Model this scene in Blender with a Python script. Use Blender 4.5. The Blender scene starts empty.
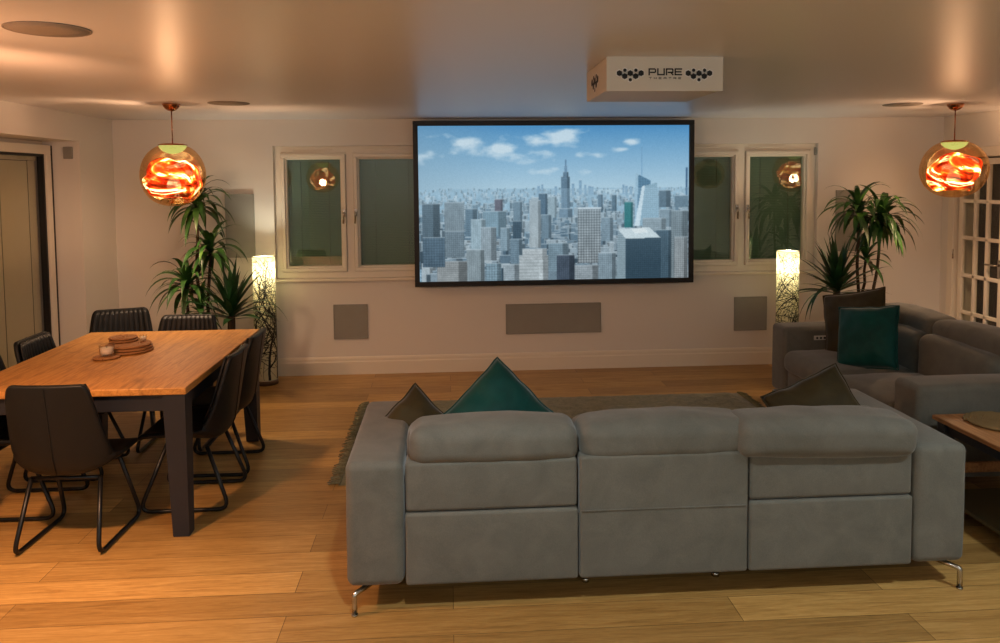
import bpy, bmesh, math, random
import numpy as np
from mathutils import Vector, Matrix, noise

SC = bpy.context.scene
COL = SC.collection
PI = math.pi
random.seed(7)


# ------------------------------------------------------------------ helpers
def srgb(r, g, b):
    f = lambda c: (c / 255 / 12.92) if c <= 10 else ((c / 255 + .055) / 1.055) ** 2.4
    return (f(r), f(g), f(b), 1.0)


class NT:
    """small wrapper to write node trees"""
    def __init__(self, name):
        self.m = bpy.data.materials.new(name)
        self.m.use_nodes = True
        self.t = self.m.node_tree
        self.t.nodes.clear()
        self.out = self.t.nodes.new('ShaderNodeOutputMaterial')

    def n(self, typ, **kw):
        nd = self.t.nodes.new(typ)
        for k, v in kw.items():
            if k.startswith('i_'):
                key = k[2:].replace('_', ' ')
                nd.inputs[key].default_value = v
            else:
                setattr(nd, k, v)
        return nd

    def l(self, a, b):
        self.t.links.new(a, b)

    def ramp(self, fac, stops, interp='LINEAR'):
        r = self.n('ShaderNodeValToRGB')
        r.color_ramp.interpolation = interp
        el = r.color_ramp.elements
        while len(el) < len(stops):
            el.new(0.5)
        for e, (p, c) in zip(el, stops):
            e.position = p
            e.color = c
        self.l(fac, r.inputs['Fac'])
        return r.outputs['Color']

    def mapping(self, scale=(1, 1, 1), coord='Object', rot=(0, 0, 0)):
        tc = self.n('ShaderNodeTexCoord')
        mp = self.n('ShaderNodeMapping')
        mp.inputs['Scale'].default_value = scale
        mp.inputs['Rotation'].default_value = rot
        self.l(tc.outputs[coord], mp.inputs['Vector'])
        return mp.outputs['Vector']

    def noise(self, vec, scale, detail=4, rough=.55, dist=0):
        nd = self.n('ShaderNodeTexNoise')
        nd.inputs['Scale'].default_value = scale
        nd.inputs['Detail'].default_value = detail
        nd.inputs['Roughness'].default_value = rough
        nd.inputs['Distortion'].default_value = dist
        self.l(vec, nd.inputs['Vector'])
        return nd.outputs['Fac']

    def mix(self, fac, a, b, blend='MIX'):
        nd = self.n('ShaderNodeMix', data_type='RGBA', blend_type=blend)
        for s, v in ((0, fac), (6, a), (7, b)):
            if hasattr(v, 'is_linked'):
                self.l(v, nd.inputs[s])
            else:
                nd.inputs[s].default_value = v
        return nd.outputs[2]

    def bump(self, h, strength=.2, dist=.01):
        b = self.n('ShaderNodeBump')
        b.inputs['Strength'].default_value = strength
        b.inputs['Distance'].default_value = dist
        self.l(h, b.inputs['Height'])
        return b.outputs['Normal']

    def principled(self, color, rough=.5, metal=0, normal=None, spec=.5, sheen=0, coat=0):
        p = self.n('ShaderNodeBsdfPrincipled')
        if hasattr(color, 'is_linked'):
            self.l(color, p.inputs['Base Color'])
        else:
            p.inputs['Base Color'].default_value = color
        if hasattr(rough, 'is_linked'):
            self.l(rough, p.inputs['Roughness'])
        else:
            p.inputs['Roughness'].default_value = rough
        p.inputs['Metallic'].default_value = metal
        p.inputs['Specular IOR Level'].default_value = spec
        p.inputs['Sheen Weight'].default_value = sheen
        p.inputs['Sheen Roughness'].default_value = .4
        p.inputs['Coat Weight'].default_value = coat
        if normal is not None:
            self.l(normal, p.inputs['Normal'])
        self.l(p.outputs[0], self.out.inputs[0])
        return p


def mat_paint(name, col, rough=.6, spec=.3, bump=.05):
    k = NT(name)
    v = k.mapping()
    h = k.noise(v, 140, 3)
    big = k.noise(v, 1.3, 3)
    c = k.mix(big, tuple(x * .97 for x in col[:3]) + (1,), col)
    k.principled(c, rough, normal=k.bump(h, bump, .002), spec=spec)
    return k.m


def mat_fabric(name, col, col2, scale=9, rough=.85, sheen=.35, weave=260, bump=.25):
    k = NT(name)
    v = k.mapping()
    big = k.noise(v, scale, 5, .6, .6)
    c = k.mix(k.ramp(big, [(.3, (0, 0, 0, 1)), (.72, (1, 1, 1, 1))]), col, col2)
    fine = k.noise(v, weave, 2)
    c2 = k.mix(.25, c, k.ramp(fine, [(.3, tuple(x * .6 for x in col[:3]) + (1,)), (.7, col2)]))
    k.principled(c2, rough, normal=k.bump(fine, bump, .002), spec=.2, sheen=sheen)
    return k.m


def mat_simple(name, col, rough=.5, metal=0, spec=.5, bscale=None, bump=.1, coat=0):
    k = NT(name)
    nrm = None
    v = k.mapping()
    if bscale:
        nrm = k.bump(k.noise(v, bscale, 3), bump, .003)
    n = k.noise(v, 6, 3)
    c = k.mix(n, tuple(x * .85 for x in col[:3]) + (1,), col)
    k.principled(c, rough, metal, nrm, spec, coat=coat)
    return k.m


def mat_wood(name, c_dark, c_mid, c_light, axis='y', plank=None, rough=.4, knots=True):
    k = NT(name)
    sc = {'x': (1.1, 16, 16), 'y': (16, 1.1, 16)}[axis]
    v = k.mapping(sc)
    g = k.noise(v, 2.2, 8, .62, 1.4)
    v2 = k.mapping(tuple(s * 3 for s in sc))
    f = k.noise(v2, 6, 4)
    c = k.ramp(g, [(.28, c_dark), (.5, c_mid), (.72, c_light)])
    c = k.mix(.25, c, k.ramp(f, [(.35, c_dark), (.65, c_light)]))
    if plank:
        tc = k.mapping((1, 1, 1), rot=(0, 0, PI / 2 if axis == 'y' else 0))
        b = k.n('ShaderNodeTexBrick')
        k.l(tc, b.inputs['Vector'])
        b.inputs['Scale'].default_value = 1
        b.inputs['Brick Width'].default_value = plank[0]
        b.inputs['Row Height'].default_value = plank[1]
        b.inputs['Mortar Size'].default_value = plank[2]
        b.inputs['Mortar Smooth'].default_value = .2
        b.offset = .37
        b.offset_frequency = 2
        b.inputs['Color1'].default_value = (0, 0, 0, 1)
        b.inputs['Color2'].default_value = (1, 1, 1, 1)
        b.inputs['Mortar'].default_value = (.5, .5, .5, 1)
        tint = k.ramp(b.outputs['Color'], [(0, (.62, .58, .54, 1)), (1, (1.12, 1.1, 1.08, 1))])
        c = k.mix(1.0, c, tint, 'MULTIPLY')
        c = k.mix(b.outputs['Fac'], c, tuple(x * .35 for x in c_dark[:3]) + (1,))
    if knots:
        kn = k.noise(k.mapping((3.2, 2, 3)), 1.9, 4, .6, 1.2)
        c = k.mix(k.ramp(kn, [(.55, (0, 0, 0, 1)), (.72, (.6, .6, .6, 1))]), c, tuple(x * .8 for x in c_dark[:3]) + (1,))
    rr = k.ramp(g, [(.3, (rough + .1,) * 3 + (1,)), (.7, (rough,) * 3 + (1,))])
    k.principled(c, rr, normal=k.bump(g, .06, .004), spec=.45)
    return k.m


def mat_glass(name, tint, reflect=.12, rough=.0):
    """pane: see-through tint plus a mirror reflection that grows at grazing angles"""
    k = NT(name)
    t = k.n('ShaderNodeBsdfTransparent')
    t.inputs[0].default_value = tint
    g = k.n('ShaderNodeBsdfGlossy')
    g.inputs['Roughness'].default_value = rough
    lw = k.n('ShaderNodeLayerWeight')
    lw.inputs['Blend'].default_value = .5
    fac = k.ramp(lw.outputs['Facing'], [(0, (reflect,) * 3 + (1,)), (.5, (reflect * 1.2,) * 3 + (1,)), (.85, (.35,) * 3 + (1,)), (1, (.9,) * 3 + (1,))])
    ms = k.n('ShaderNodeMixShader')
    k.l(fac, ms.inputs[0])
    k.l(t.outputs[0], ms.inputs[1])
    k.l(g.outputs[0], ms.inputs[2])
    k.l(ms.outputs[0], k.out.inputs[0])
    return k.m


class MB:
    """collects shapes into one bmesh and links them as ONE mesh object"""
    def __init__(self):
        self.b = bmesh.new()

    def _tag(self, geom_verts, mi):
        fs = set()
        for v in geom_verts:
            for f in v.link_faces:
                fs.add(f)
        for f in fs:
            f.material_index = mi
        return fs

    def box(self, c, s, bev=0, seg=2, rot=None, mi=0):
        M = Matrix.Translation(c) @ (rot.to_4x4() if rot else Matrix.Identity(4)) @ Matrix.Diagonal((s[0], s[1], s[2], 1))
        r = bmesh.ops.create_cube(self.b, size=1, matrix=M)
        vs = r['verts']
        self._tag(vs, mi)
        if bev:
            es = {e for v in vs for e in v.link_edges}
            bmesh.ops.bevel(self.b, geom=list(es), offset=bev, segments=seg, profile=.5, affect='EDGES', material=-1)
        return self

    def quad(self, pts, mi=0):
        f = self.b.faces.new([self.b.verts.new(p) for p in pts])
        f.material_index = mi
        return self

    def tube(self, pts, r, seg=8, cap=True, mi=0, closed=False):
        pts = [Vector(p) for p in pts]
        rs = r if isinstance(r, (list, tuple)) else [r] * len(pts)
        rings = []
        n = len(pts)
        prev = None
        for i, p in enumerate(pts):
            if closed:
                d = pts[(i + 1) % n] - pts[i - 1]
            else:
                d = pts[min(i + 1, n - 1)] - pts[max(i - 1, 0)]
            d.normalize()
            if prev is None:
                a = Vector((0, 0, 1)) if abs(d.z) < .9 else Vector((1, 0, 0))
                u = d.cross(a).normalized()
            else:
                u = (prev - d * prev.dot(d)).normalized()
            prev = u
            w = d.cross(u)
            rings.append([self.b.verts.new(p + (u * math.cos(t) + w * math.sin(t)) * rs[i]) for t in [2 * PI * k / seg for k in range(seg)]])
        m = n if closed else n - 1
        for i in range(m):
            A, B = rings[i], rings[(i + 1) % n]
            for k in range(seg):
                f = self.b.faces.new((A[k], A[(k + 1) % seg], B[(k + 1) % seg], B[k]))
                f.material_index = mi
                f.smooth = True
        if cap and not closed:
            for R in (rings[0], rings[-1]):
                f = self.b.faces.new(R)
                f.material_index = mi
        return self

    def lathe(self, prof, c=(0, 0, 0), seg=32, mi=0, fn=None, cap=True):
        rings = []
        for (r, z) in prof:
            ring = []
            for k in range(seg):
                t = 2 * PI * k / seg
                p = Vector((r * math.cos(t), r * math.sin(t), z))
                if fn:
                    p = fn(p)
                ring.append(self.b.verts.new(p + Vector(c)))
            rings.append(ring)
        for A, B in zip(rings, rings[1:]):
            for k in range(seg):
                f = self.b.faces.new((A[k], A[(k + 1) % seg], B[(k + 1) % seg], B[k]))
                f.smooth = True
                f.material_index = mi
        if cap:
            for R in (rings[0], rings[-1]):
                f = self.b.faces.new(R)
                f.material_index = mi
        return self

    def grid(self, P, mi=0, smooth=True):
        V = [[self.b.verts.new(p) for p in row] for row in P]
        for i in range(len(V) - 1):
            for j in range(len(V[0]) - 1):
                f = self.b.faces.new((V[i][j], V[i][j + 1], V[i + 1][j + 1], V[i + 1][j]))
                f.smooth = smooth
                f.material_index = mi
        return self

    def soft(self, c, s, r, puff=(0, 0, 0), n=10, wob=0, wscale=6, seed=0, rot=None, mi=0, sag=None):
        """upholstered box: rounded edges of radius r, faces bulging by puff, slight creases"""
        hx, hy, hz = s[0] / 2, s[1] / 2, s[2] / 2
        r = min(r, hx * .98, hy * .98, hz * .98)

        def params(h):
            k = max(2, int(n * .3))
            inner = [-(h - r) + 2 * (h - r) * i / n for i in range(n + 1)]
            left = [-h + r * (1 - math.cos(PI / 2 * i / k)) * 1.0 for i in range(k)]
            left = [-h + r * (i / k) for i in range(k)]
            return left + inner + [-x for x in reversed(left)]
        vmap = {}

        def vert(p):
            key = (round(p[0], 5), round(p[1], 5), round(p[2], 5))
            if key in vmap:
                return vmap[key]
            q = Vector(p)
            inn = Vector((max(-(hx - r), min(hx - r, q.x)), max(-(hy - r), min(hy - r, q.y)), max(-(hz - r), min(hz - r, q.z))))
            d = q - inn
            if d.length > 1e-9:
                # cube-to-sphere mapping keeps spacing even
                e = d / r
                x, y, z = e
                sx = x * math.sqrt(max(0, 1 - y * y / 2 - z * z / 2 + y * y * z * z / 3))
                sy = y * math.sqrt(max(0, 1 - z * z / 2 - x * x / 2 + z * z * x * x / 3))
                sz = z * math.sqrt(max(0, 1 - x * x / 2 - y * y / 2 + x * x * y * y / 3))
                q = inn + Vector((sx, sy, sz)) * r
            u, v, w = q.x / hx, q.y / hy, q.z / hz
            b = lambda t: max(0, 1 - t * t)
            q.x += puff[0] * u * b(v) * b(w)
            q.y += puff[1] * v * b(u) * b(w)
            q.z += puff[2] * w * b(u) * b(v)
            if sag:
                q.z += sag(u, v, w)
            if wob:
                nv = noise.noise_vector(Vector((q.x * wscale + seed, q.y * wscale, q.z * wscale + seed * .7)))
                q += nv * wob
            if rot:
                q = rot @ q
            vv = self.b.verts.new(q + Vector(c))
            vmap[key] = vv
            return vv
        X, Y, Z = params(hx), params(hy), params(hz)

        def face(A, B, fn, flip):
            for i in range(len(A) - 1):
                for j in range(len(B) - 1):
                    ps = [fn(A[i], B[j]), fn(A[i + 1], B[j]), fn(A[i + 1], B[j + 1]), fn(A[i], B[j + 1])]
                    vs = [vert(p) for p in ps]
                    if len(set(vs)) < 4:
                        continue
                    if flip:
                        vs.reverse()
                    f = self.b.faces.new(vs)
                    f.smooth = True
                    f.material_index = mi
        face(X, Y, lambda a, b: (a, b, hz), False)
        face(X, Y, lambda a, b: (a, b, -hz), True)
        face(X, Z, lambda a, b: (a, hy, b), True)
        face(X, Z, lambda a, b: (a, -hy, b), False)
        face(Y, Z, lambda a, b: (hx, a, b), False)
        face(Y, Z, lambda a, b: (-hx, a, b), True)
        return self

    def build(self, name, mats, parent=None, loc=None, smooth=None):
        bmesh.ops.recalc_face_normals(self.b, faces=self.b.faces)
        me = bpy.data.meshes.new(name)
        self.b.to_mesh(me)
        self.b.free()
        for m in (mats if isinstance(mats, (list, tuple)) else [mats]):
            me.materials.append(m)
        o = bpy.data.objects.new(name, me)
        COL.objects.link(o)
        if smooth:
            for p in me.polygons:
                p.use_smooth = True
        if loc:
            o.location = loc
        if parent:
            o.parent = parent
        return o


def tag(o, label=None, cat=None, group=None, kind=None):
    if label:
        o['label'] = label
    if cat:
        o['category'] = cat
    if group:
        o['group'] = group
    if kind:
        o['kind'] = kind
    return o


def empty(name, loc=(0, 0, 0), rz=0):
    o = bpy.data.objects.new(name, None)
    COL.objects.link(o)
    o.location = loc
    o.rotation_euler = (0, 0, rz)
    o.empty_display_size = .1
    return o


def copy_tree(o, parent=None):
    c = o.copy()
    COL.objects.link(c)
    c.parent = parent
    for ch in [x for x in COL.objects if x.parent == o]:
        copy_tree(ch, c)
    return c


def fillet(pts, r, k=5):
    """round the corners of a polyline"""
    pts = [Vector(p) for p in pts]
    out = [pts[0]]
    for i in range(1, len(pts) - 1):
        a, b, c = pts[i - 1], pts[i], pts[i + 1]
        d1, d2 = (a - b), (c - b)
        rr = min(r, d1.length * .45, d2.length * .45)
        p, q = b + d1.normalized() * rr, b + d2.normalized() * rr
        for j in range(k + 1):
            t = j / k
            out.append((1 - t) ** 2 * p + 2 * t * (1 - t) * b + t * t * q)
    out.append(pts[-1])
    return out


# ------------------------------------------------------------------ materials
M = {}
M['wall'] = mat_paint('wall_paint', srgb(222, 219, 213), .62, .25)
M['ceil'] = mat_paint('ceiling_paint', srgb(220, 222, 226), .35, .42, .02)
M['white'] = mat_paint('white_gloss', srgb(228, 222, 208), .35, .4, .02)
M['floor'] = mat_wood('oak_floor', srgb(146, 106, 54), srgb(186, 144, 80), srgb(210, 170, 104), 'x', (1.9, .19, .0016), .33, False)
M['tabletop'] = mat_wood('table_oak', srgb(130, 86, 38), srgb(188, 134, 66), srgb(208, 158, 88), 'y', None, .42)
M['coffee_top'] = mat_wood('coffee_oak', srgb(110, 70, 36), srgb(160, 108, 62), srgb(186, 134, 84), 'y', None, .42)
M['navy'] = mat_simple('slate_blue_paint', srgb(27, 31, 40), .5, bscale=60, bump=.05)
M['leather'] = mat_simple('black_leather', srgb(17, 21, 24), .45, bscale=260, bump=.35, spec=.3)
M['blackmetal'] = mat_simple('black_metal', srgb(22, 23, 24), .38, .3)
M['chrome'] = mat_simple('chrome', srgb(200, 196, 188), .18, 1)
M['silver'] = mat_simple('satin_silver', srgb(205, 200, 190), .4)
M['copper'] = mat_simple('copper', srgb(196, 132, 96), .16, 1)
M['sofa'] = mat_fabric('taupe_suede', srgb(97, 96, 88), srgb(117, 114, 105), 7, .9, .25)
M['sofa_dark'] = mat_simple('black_plastic', srgb(24, 25, 26), .5)
M['teal'] = mat_fabric('teal_velvet', srgb(0, 54, 51), srgb(4, 76, 72), 8, .6, .25, 300, .15)
M['olive'] = mat_fabric('olive_velvet', srgb(46, 40, 21), srgb(70, 60, 34), 8, .65, .2, 300, .15)
M['rug'] = mat_fabric('rug_pile', srgb(84, 84, 58), srgb(140, 136, 104), 26, .95, .3, 140, 1.0)
M['grey'] = mat_simple('grey_grille', srgb(148, 148, 142), .7, bscale=500, bump=.5)
M['grey_dark'] = mat_simple('ceiling_grille', srgb(140, 134, 126), .7, bscale=500, bump=.5)
M['bezel'] = mat_simple('black_bezel', srgb(10, 11, 14), .5)
M['boxwhite'] = mat_paint('box_white', srgb(214, 208, 196), .5, .35, .02)
M['inkblack'] = mat_simple('black_print', srgb(8, 8, 9), .6)
M['inkwhite'] = mat_simple('white_print', srgb(232, 230, 226), .6)
M['blind'] = None
M['pot'] = mat_simple('dark_pot', srgb(70, 60, 50), .55, bscale=30)
M['soil'] = mat_simple('soil', srgb(40, 30, 22), .95, bscale=60, bump=.8)
M['bark'] = mat_simple('bark', srgb(70, 58, 42), .9, bscale=50, bump=.8)
M['wicker'] = mat_simple('woven_wicker', srgb(158, 112, 66), .75, bscale=160, bump=.9)
M['wicker_olive'] = mat_simple('woven_seagrass', srgb(126, 104, 64), .8, bscale=160, bump=.9)
M['shelf'] = mat_simple('dark_olive_board', srgb(84, 74, 46), .4)
M['wax'] = mat_simple('candle_wax', srgb(235, 222, 200), .6)
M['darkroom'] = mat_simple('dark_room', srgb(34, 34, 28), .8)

k = NT('leaf_green')
v = k.mapping((1, 1, 1))
g = k.noise(v, 9, 3)
uvn = k.n('ShaderNodeUVMap')
c = k.ramp(g, [(.3, srgb(24, 54, 24)), (.55, srgb(46, 88, 34)), (.78, srgb(84, 124, 48))])
k.principled(c, .42, spec=.5)
M['leaf'] = k.m
k = NT('yucca_green')
v = k.mapping((1, 1, 1))
g = k.noise(v, 9, 3)
c = k.ramp(g, [(.3, srgb(18, 46, 26)), (.55, srgb(30, 72, 36)), (.78, srgb(52, 100, 48))])
k.principled(c, .42, spec=.5)
M['yucca'] = k.m

# pleated blind: fine horizontal lines and a few ladder cords
k = NT('grey_blind')
tc = k.n('ShaderNodeTexCoord')
sx = k.n('ShaderNodeSeparateXYZ')
k.l(tc.outputs['Object'], sx.inputs[0])
w = k.n('ShaderNodeMath', operation='SINE')
mm = k.n('ShaderNodeMath', operation='MULTIPLY')
k.l(sx.outputs['Z'], mm.inputs[0])
mm.inputs[1].default_value = 2 * PI / .016
k.l(mm.outputs[0], w.inputs[0])
c = k.ramp(w.outputs[0], [(0, srgb(102, 124, 112)), (.8, srgb(122, 144, 130))])
k.principled(c, .75, spec=.2)
M['blind'] = k.m
M['doorblind_lit'] = mat_simple('patio_blind_lit', srgb(206, 196, 176), .75, bscale=120, bump=.2, spec=.2)  # lighter than the window blinds: lamplight put into its colour
M['blindcord'] = mat_simple('blind_cord', srgb(96, 102, 92), .8)
M['glass'] = mat_glass('window_glass', (.86, .92, .87, 1), .075)
M['doorglass'] = mat_glass('door_glass', (.95, .96, .92, 1), .05)
M['candleglass'] = mat_glass('candle_glass', (.97, .97, .97, 1), .02)

# lamp shade: thin paper that lets the bulb's light through
k = NT('paper_shade')
tr = k.n('ShaderNodeBsdfTranslucent')
tr.inputs[0].default_value = srgb(178, 168, 134)
df = k.n('ShaderNodeBsdfDiffuse')
df.inputs[0].default_value = srgb(236, 228, 196)
ms = k.n('ShaderNodeMixShader')
ms.inputs[0].default_value = .6
k.l(tr.outputs[0], ms.inputs[1])
k.l(df.outputs[0], ms.inputs[2])
k.l(ms.outputs[0], k.out.inputs[0])
M['shade'] = k.m

# blown amber globe, half mirrored
k = NT('amber_globe')
t = k.n('ShaderNodeBsdfTransparent')
t.inputs[0].default_value = (.93, .76, .53, 1)
gl = k.n('ShaderNodeBsdfGlossy')
gl.inputs['Roughness'].default_value = .03
gl.inputs['Color'].default_value = (1, .72, .46, 1)
lw = k.n('ShaderNodeLayerWeight')
lw.inputs['Blend'].default_value = .42
rp = k.ramp(lw.outputs['Facing'], [(.0, (.06, .06, .06, 1)), (.5, (.18, .18, .18, 1)), (.8, (.45, .45, .45, 1)), (1, (.85, .85, .85, 1))])
ms = k.n('ShaderNodeMixShader')
k.l(rp, ms.inputs[0])
k.l(t.outputs[0], ms.inputs[1])
k.l(gl.outputs[0], ms.inputs[2])
k.l(ms.outputs[0], k.out.inputs[0])
M['globe'] = k.m


def bulb_swirl(name, lit):
    """the inner liner: bulb reflections in mirrored glass, painted as glowing swirls"""
    k = NT(name)
    v = k.mapping((1, 1, 1.6), rot=(.5, .35, 0))
    n1 = k.noise(v, 2.9, 2.5, .5, 2.8)
    if lit:
        c = k.ramp(n1, [(.32, srgb(120, 10, 4)), (.42, srgb(236, 40, 12)), (.5, srgb(255, 92, 30)), (.56, srgb(255, 176, 60)), (.62, srgb(255, 246, 210)), (.7, srgb(240, 70, 24))])  # emissive colours stand for bulb reflections inside the globe
        s = k.ramp(n1, [(.3, (.35,) * 3 + (1,)), (.45, (1.5,) * 3 + (1,)), (.55, (2.2,) * 3 + (1,)), (.61, (7,) * 3 + (1,)), (.7, (1.4,) * 3 + (1,))])
        e = k.n('ShaderNodeEmission')
        k.l(c, e.inputs[0])
        k.l(s, e.inputs[1])
    else:
        e = k.n('ShaderNodeBsdfGlossy')
        e.inputs[0].default_value = srgb(150, 100, 70)
        e.inputs['Roughness'].default_value = .1
    t = k.n('ShaderNodeBsdfTransparent')
    t.inputs[0].default_value = (1, .84, .72, 1)
    n2 = k.noise(v, 2.8, 2, .5, 2.0)
    f = k.ramp(n2, [(.34, (.12,) * 3 + (1,)), (.46, (.92,) * 3 + (1,))])
    ms = k.n('ShaderNodeMixShader')
    k.l(f, ms.inputs[0])
    k.l(t.outputs[0], ms.inputs[1])
    k.l(e.outputs[0], ms.inputs[2])
    k.l(ms.outputs[0], k.out.inputs[0])
    return k.m


M['bulb_swirl'] = bulb_swirl('swirl_liner', True)
M['bulb_swirl_off'] = bulb_swirl('swirl_liner_unlit', False)
k = NT('hot_bulb')
e = k.n('ShaderNodeEmission')
e.inputs[0].default_value = (1, .9, .66, 1)
e.inputs[1].default_value = 6
t = k.n('ShaderNodeBsdfTransparent')
ms = k.n('ShaderNodeMixShader')
ms.inputs[0].default_value = .3
k.l(t.outputs[0], ms.inputs[1])
k.l(e.outputs[0], ms.inputs[2])
k.l(ms.outputs[0], k.out.inputs[0])
M['hotbulb'] = k.m
k = NT('diffuser_lit')
e = k.n('ShaderNodeEmission')
e.inputs[0].default_value = srgb(226, 244, 150)
e.inputs[1].default_value = .95
k.l(e.outputs[0], k.out.inputs[0])
M['diffuser'] = k.m

# ------------------------------------------------------------------ room
XL, XR, YB, YF, H = -3.05, 4.85, 7.37, -2.4, 2.4
WT = .25


def wall_x(name, y0, y1, x0, x1, holes, z1=H):
    """wall running along x with rectangular holes (xa, xb, za, zb)"""
    m = MB()
    xs = x0
    for (a, b, za, zb) in sorted(holes):
        m.box(((xs + a) / 2, (y0 + y1) / 2, z1 / 2), (a - xs, y1 - y0, z1))
        if za > 0:
            m.box(((a + b) / 2, (y0 + y1) / 2, za / 2), (b - a, y1 - y0, za))
        m.box(((a + b) / 2, (y0 + y1) / 2, (zb + z1) / 2), (b - a, y1 - y0, z1 - zb))
        xs = b
    m.box(((xs + x1) / 2, (y0 + y1) / 2, z1 / 2), (x1 - xs, y1 - y0, z1))
    return tag(m.build(name, M['wall']), kind='structure')


def wall_y(name, x0, x1, y0, y1, holes, z1=H):
    m = MB()
    ys = y0
    for (a, b, za, zb) in sorted(holes):
        m.box(((x0 + x1) / 2, (ys + a) / 2, z1 / 2), (x1 - x0, a - ys, z1))
        if za > 0:
            m.box(((x0 + x1) / 2, (a + b) / 2, za / 2), (x1 - x0, b - a, za))
        m.box(((x0 + x1) / 2, (a + b) / 2, (zb + z1) / 2), (x1 - x0, b - a, z1 - zb))
        ys = b
    m.box(((x0 + x1) / 2, (ys + y1) / 2, z1 / 2), (x1 - x0, y1 - ys, z1))
    return tag(m.build(name, M['wall']), kind='structure')


WZ0, WZ1 = .915, 2.155
WIN = [(-1.617, -.12), (2.09, 3.587)]
tag(MB().box(((XL + XR) / 2, (YF + YB) / 2, -.05), (XR - XL + 1.2, YB - YF + .8, .1)).build('floor', M['floor']), kind='structure')
tag(MB().box(((XL + XR) / 2, (YF + YB) / 2, H + .05), (XR - XL + 1.2, YB - YF + .8, .1)).build('ceiling', M['ceil']), kind='structure')
wall_x('wall_back', YB, YB + .3, XL - .3, XR + .3, [(a, b, WZ0, WZ1) for a, b in WIN])
wall_x('wall_front', YF - .2, YF, XL - .3, XR + .3, [])
DL = (3.2, 6.72, 0, 2.176)
wall_y('wall_left', XL - .42, XL, YF, YB, [DL])
DR = (5.865, 7.165, 0, 2.0)
wall_y('wall_right', XR, XR + .2, YF, YB, [DR])


def baseboard(name, p0, p1, n):
    """moulded skirting along p0 - p1, n = direction into the room"""
    prof = [(0, 0), (.018, 0), (.018, .118), (.013, .128), (.013, .15), (.007, .165), (0, .168)]
    m = MB()
    p0, p1, n = Vector(p0), Vector(p1), Vector(n)
    for (a, b) in zip(prof, prof[1:]):
        m.quad([p0 + n * a[0] + Vector((0, 0, a[1])), p1 + n * a[0] + Vector((0, 0, a[1])), p1 + n * b[0] + Vector((0, 0, b[1])), p0 + n * b[0] + Vector((0, 0, b[1]))])
    for p in (p0, p1):
        m.quad([p + n * a[0] + Vector((0, 0, a[1])) for a in prof])
    return tag(m.build(name, M['white']), kind='structure')


baseboard('baseboard_back', (XL, YB, 0), (XR, YB, 0), (0, -1, 0))
baseboard('baseboard_left', (XL, 6.72, 0), (XL, YB - .02, 0), (1, 0, 0))
baseboard('baseboard_right', (XR, YF, 0), (XR, 5.78, 0), (-1, 0, 0))


def frame_x(m, x0, x1, z0, z1, y, d, w, bev=.004):
    """rectangular frame in a plane of constant y"""
    m.box(((x0 + x1) / 2, y, z1 - w / 2), (x1 - x0, d, w), bev)
    m.box(((x0 + x1) / 2, y, z0 + w / 2), (x1 - x0, d, w), bev)
    m.box((x0 + w / 2, y, (z0 + z1) / 2), (w, d, z1 - z0 - 2 * w + .004), bev)
    m.box((x1 - w / 2, y, (z0 + z1) / 2), (w, d, z1 - z0 - 2 * w + .004), bev)


BLINDS = []
for wi, (a, b) in enumerate(WIN):
    w = tag(empty('window_%d' % (wi + 1), (0, 0, 0)), kind='structure')
    y = YB + .10
    fm = MB()
    frame_x(fm, a, b, WZ0, WZ1, y, .09, .058)
    # head strip with trickle vents
    mid = (-.922 if wi == 0 else 2.848)
    fm.box((mid, y, (WZ0 + WZ1) / 2), (.07, .09, WZ1 - WZ0 - .1), .004)
    fm.box(((a + b) / 2, y + .005, WZ1 - .05), (b - a - .02, .08, .05), .004)
    for (va, vb) in ((.12, .36), (.55, .8)):
        fm.box((a + (b - a) * (va + vb) / 2, y - .048, WZ1 - .03), ((vb - va) * (b - a), .012, .016), .004)
    fm.build('window_frame', M['white'], w)
    MB().box(((a + b) / 2, YB + .015, WZ0 - .012), (b - a + .06, .11, .026), .006).build('window_sill', M['white'], w)
    for (s0, s1, side) in ((a + .058, mid - .035, 1), (mid + .035, b - .058, -1)):
        sm = MB()
        frame_x(sm, s0 + .003, s1 - .003, WZ0 + .061, WZ1 - .073, y - .02, .1, .034, .006)
        frame_x(sm, s0 + .032, s1 - .032, WZ0 + .09, WZ1 - .102, y - .008, .07, .022, .008)
        so = sm.build('sash', M['white'], w)
        gl = MB().box(((s0 + s1) / 2, y - .004, (WZ0 + WZ1) / 2 - .006), (s1 - s0 - .07, .006, WZ1 - WZ0 - .2)).build('pane', M['glass'], so)
        hx = (s1 - .019) if side > 0 else (s0 + .019)
        hm = MB()
        hm.box((hx, y - .078, 1.53), (.026, .014, .07), .004)
        hm.tube(fillet([(hx, y - .08, 1.535), (hx, y - .115, 1.535), (hx - .004, y - .118, 1.43)], .02), .0085)
        hm.build('handle', M['chrome'], so)
        # blind hanging behind the pane
        bl = empty('window_blind', ((s0 + s1) / 2, y + .03, WZ0 + .1))
        hh = WZ1 - WZ0 - .2
        ww = s1 - s0 - .08
        MB().box((0, 0, hh - .02), (ww, .024, .04), .003).build('headrail', M['blind'], bl)
        MB().box((0, .004, hh / 2 - .01), (ww - .004, .003, hh - .03)).build('blind_fabric', M['blind'], bl)
        cm = MB()
        for q in (-.25, .25):
            cm.tube([(ww * q, .0005, .01), (ww * q, .0005, hh - .03)], .0022, 6)
        cm.build('ladder_cord', M['blindcord'], bl)
        BLINDS.append(bl)
for o, t in zip(BLINDS, ('grey blind behind the window sash beside the left floor lamp',
                         'grey blind behind the sash just left of the projection screen',
                         'grey blind behind the sash just right of the projection screen',
                         'grey blind behind the window sash above the right floor lamp')):
    tag(o, t, 'blind', 'pleated blinds in the back windows')

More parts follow.
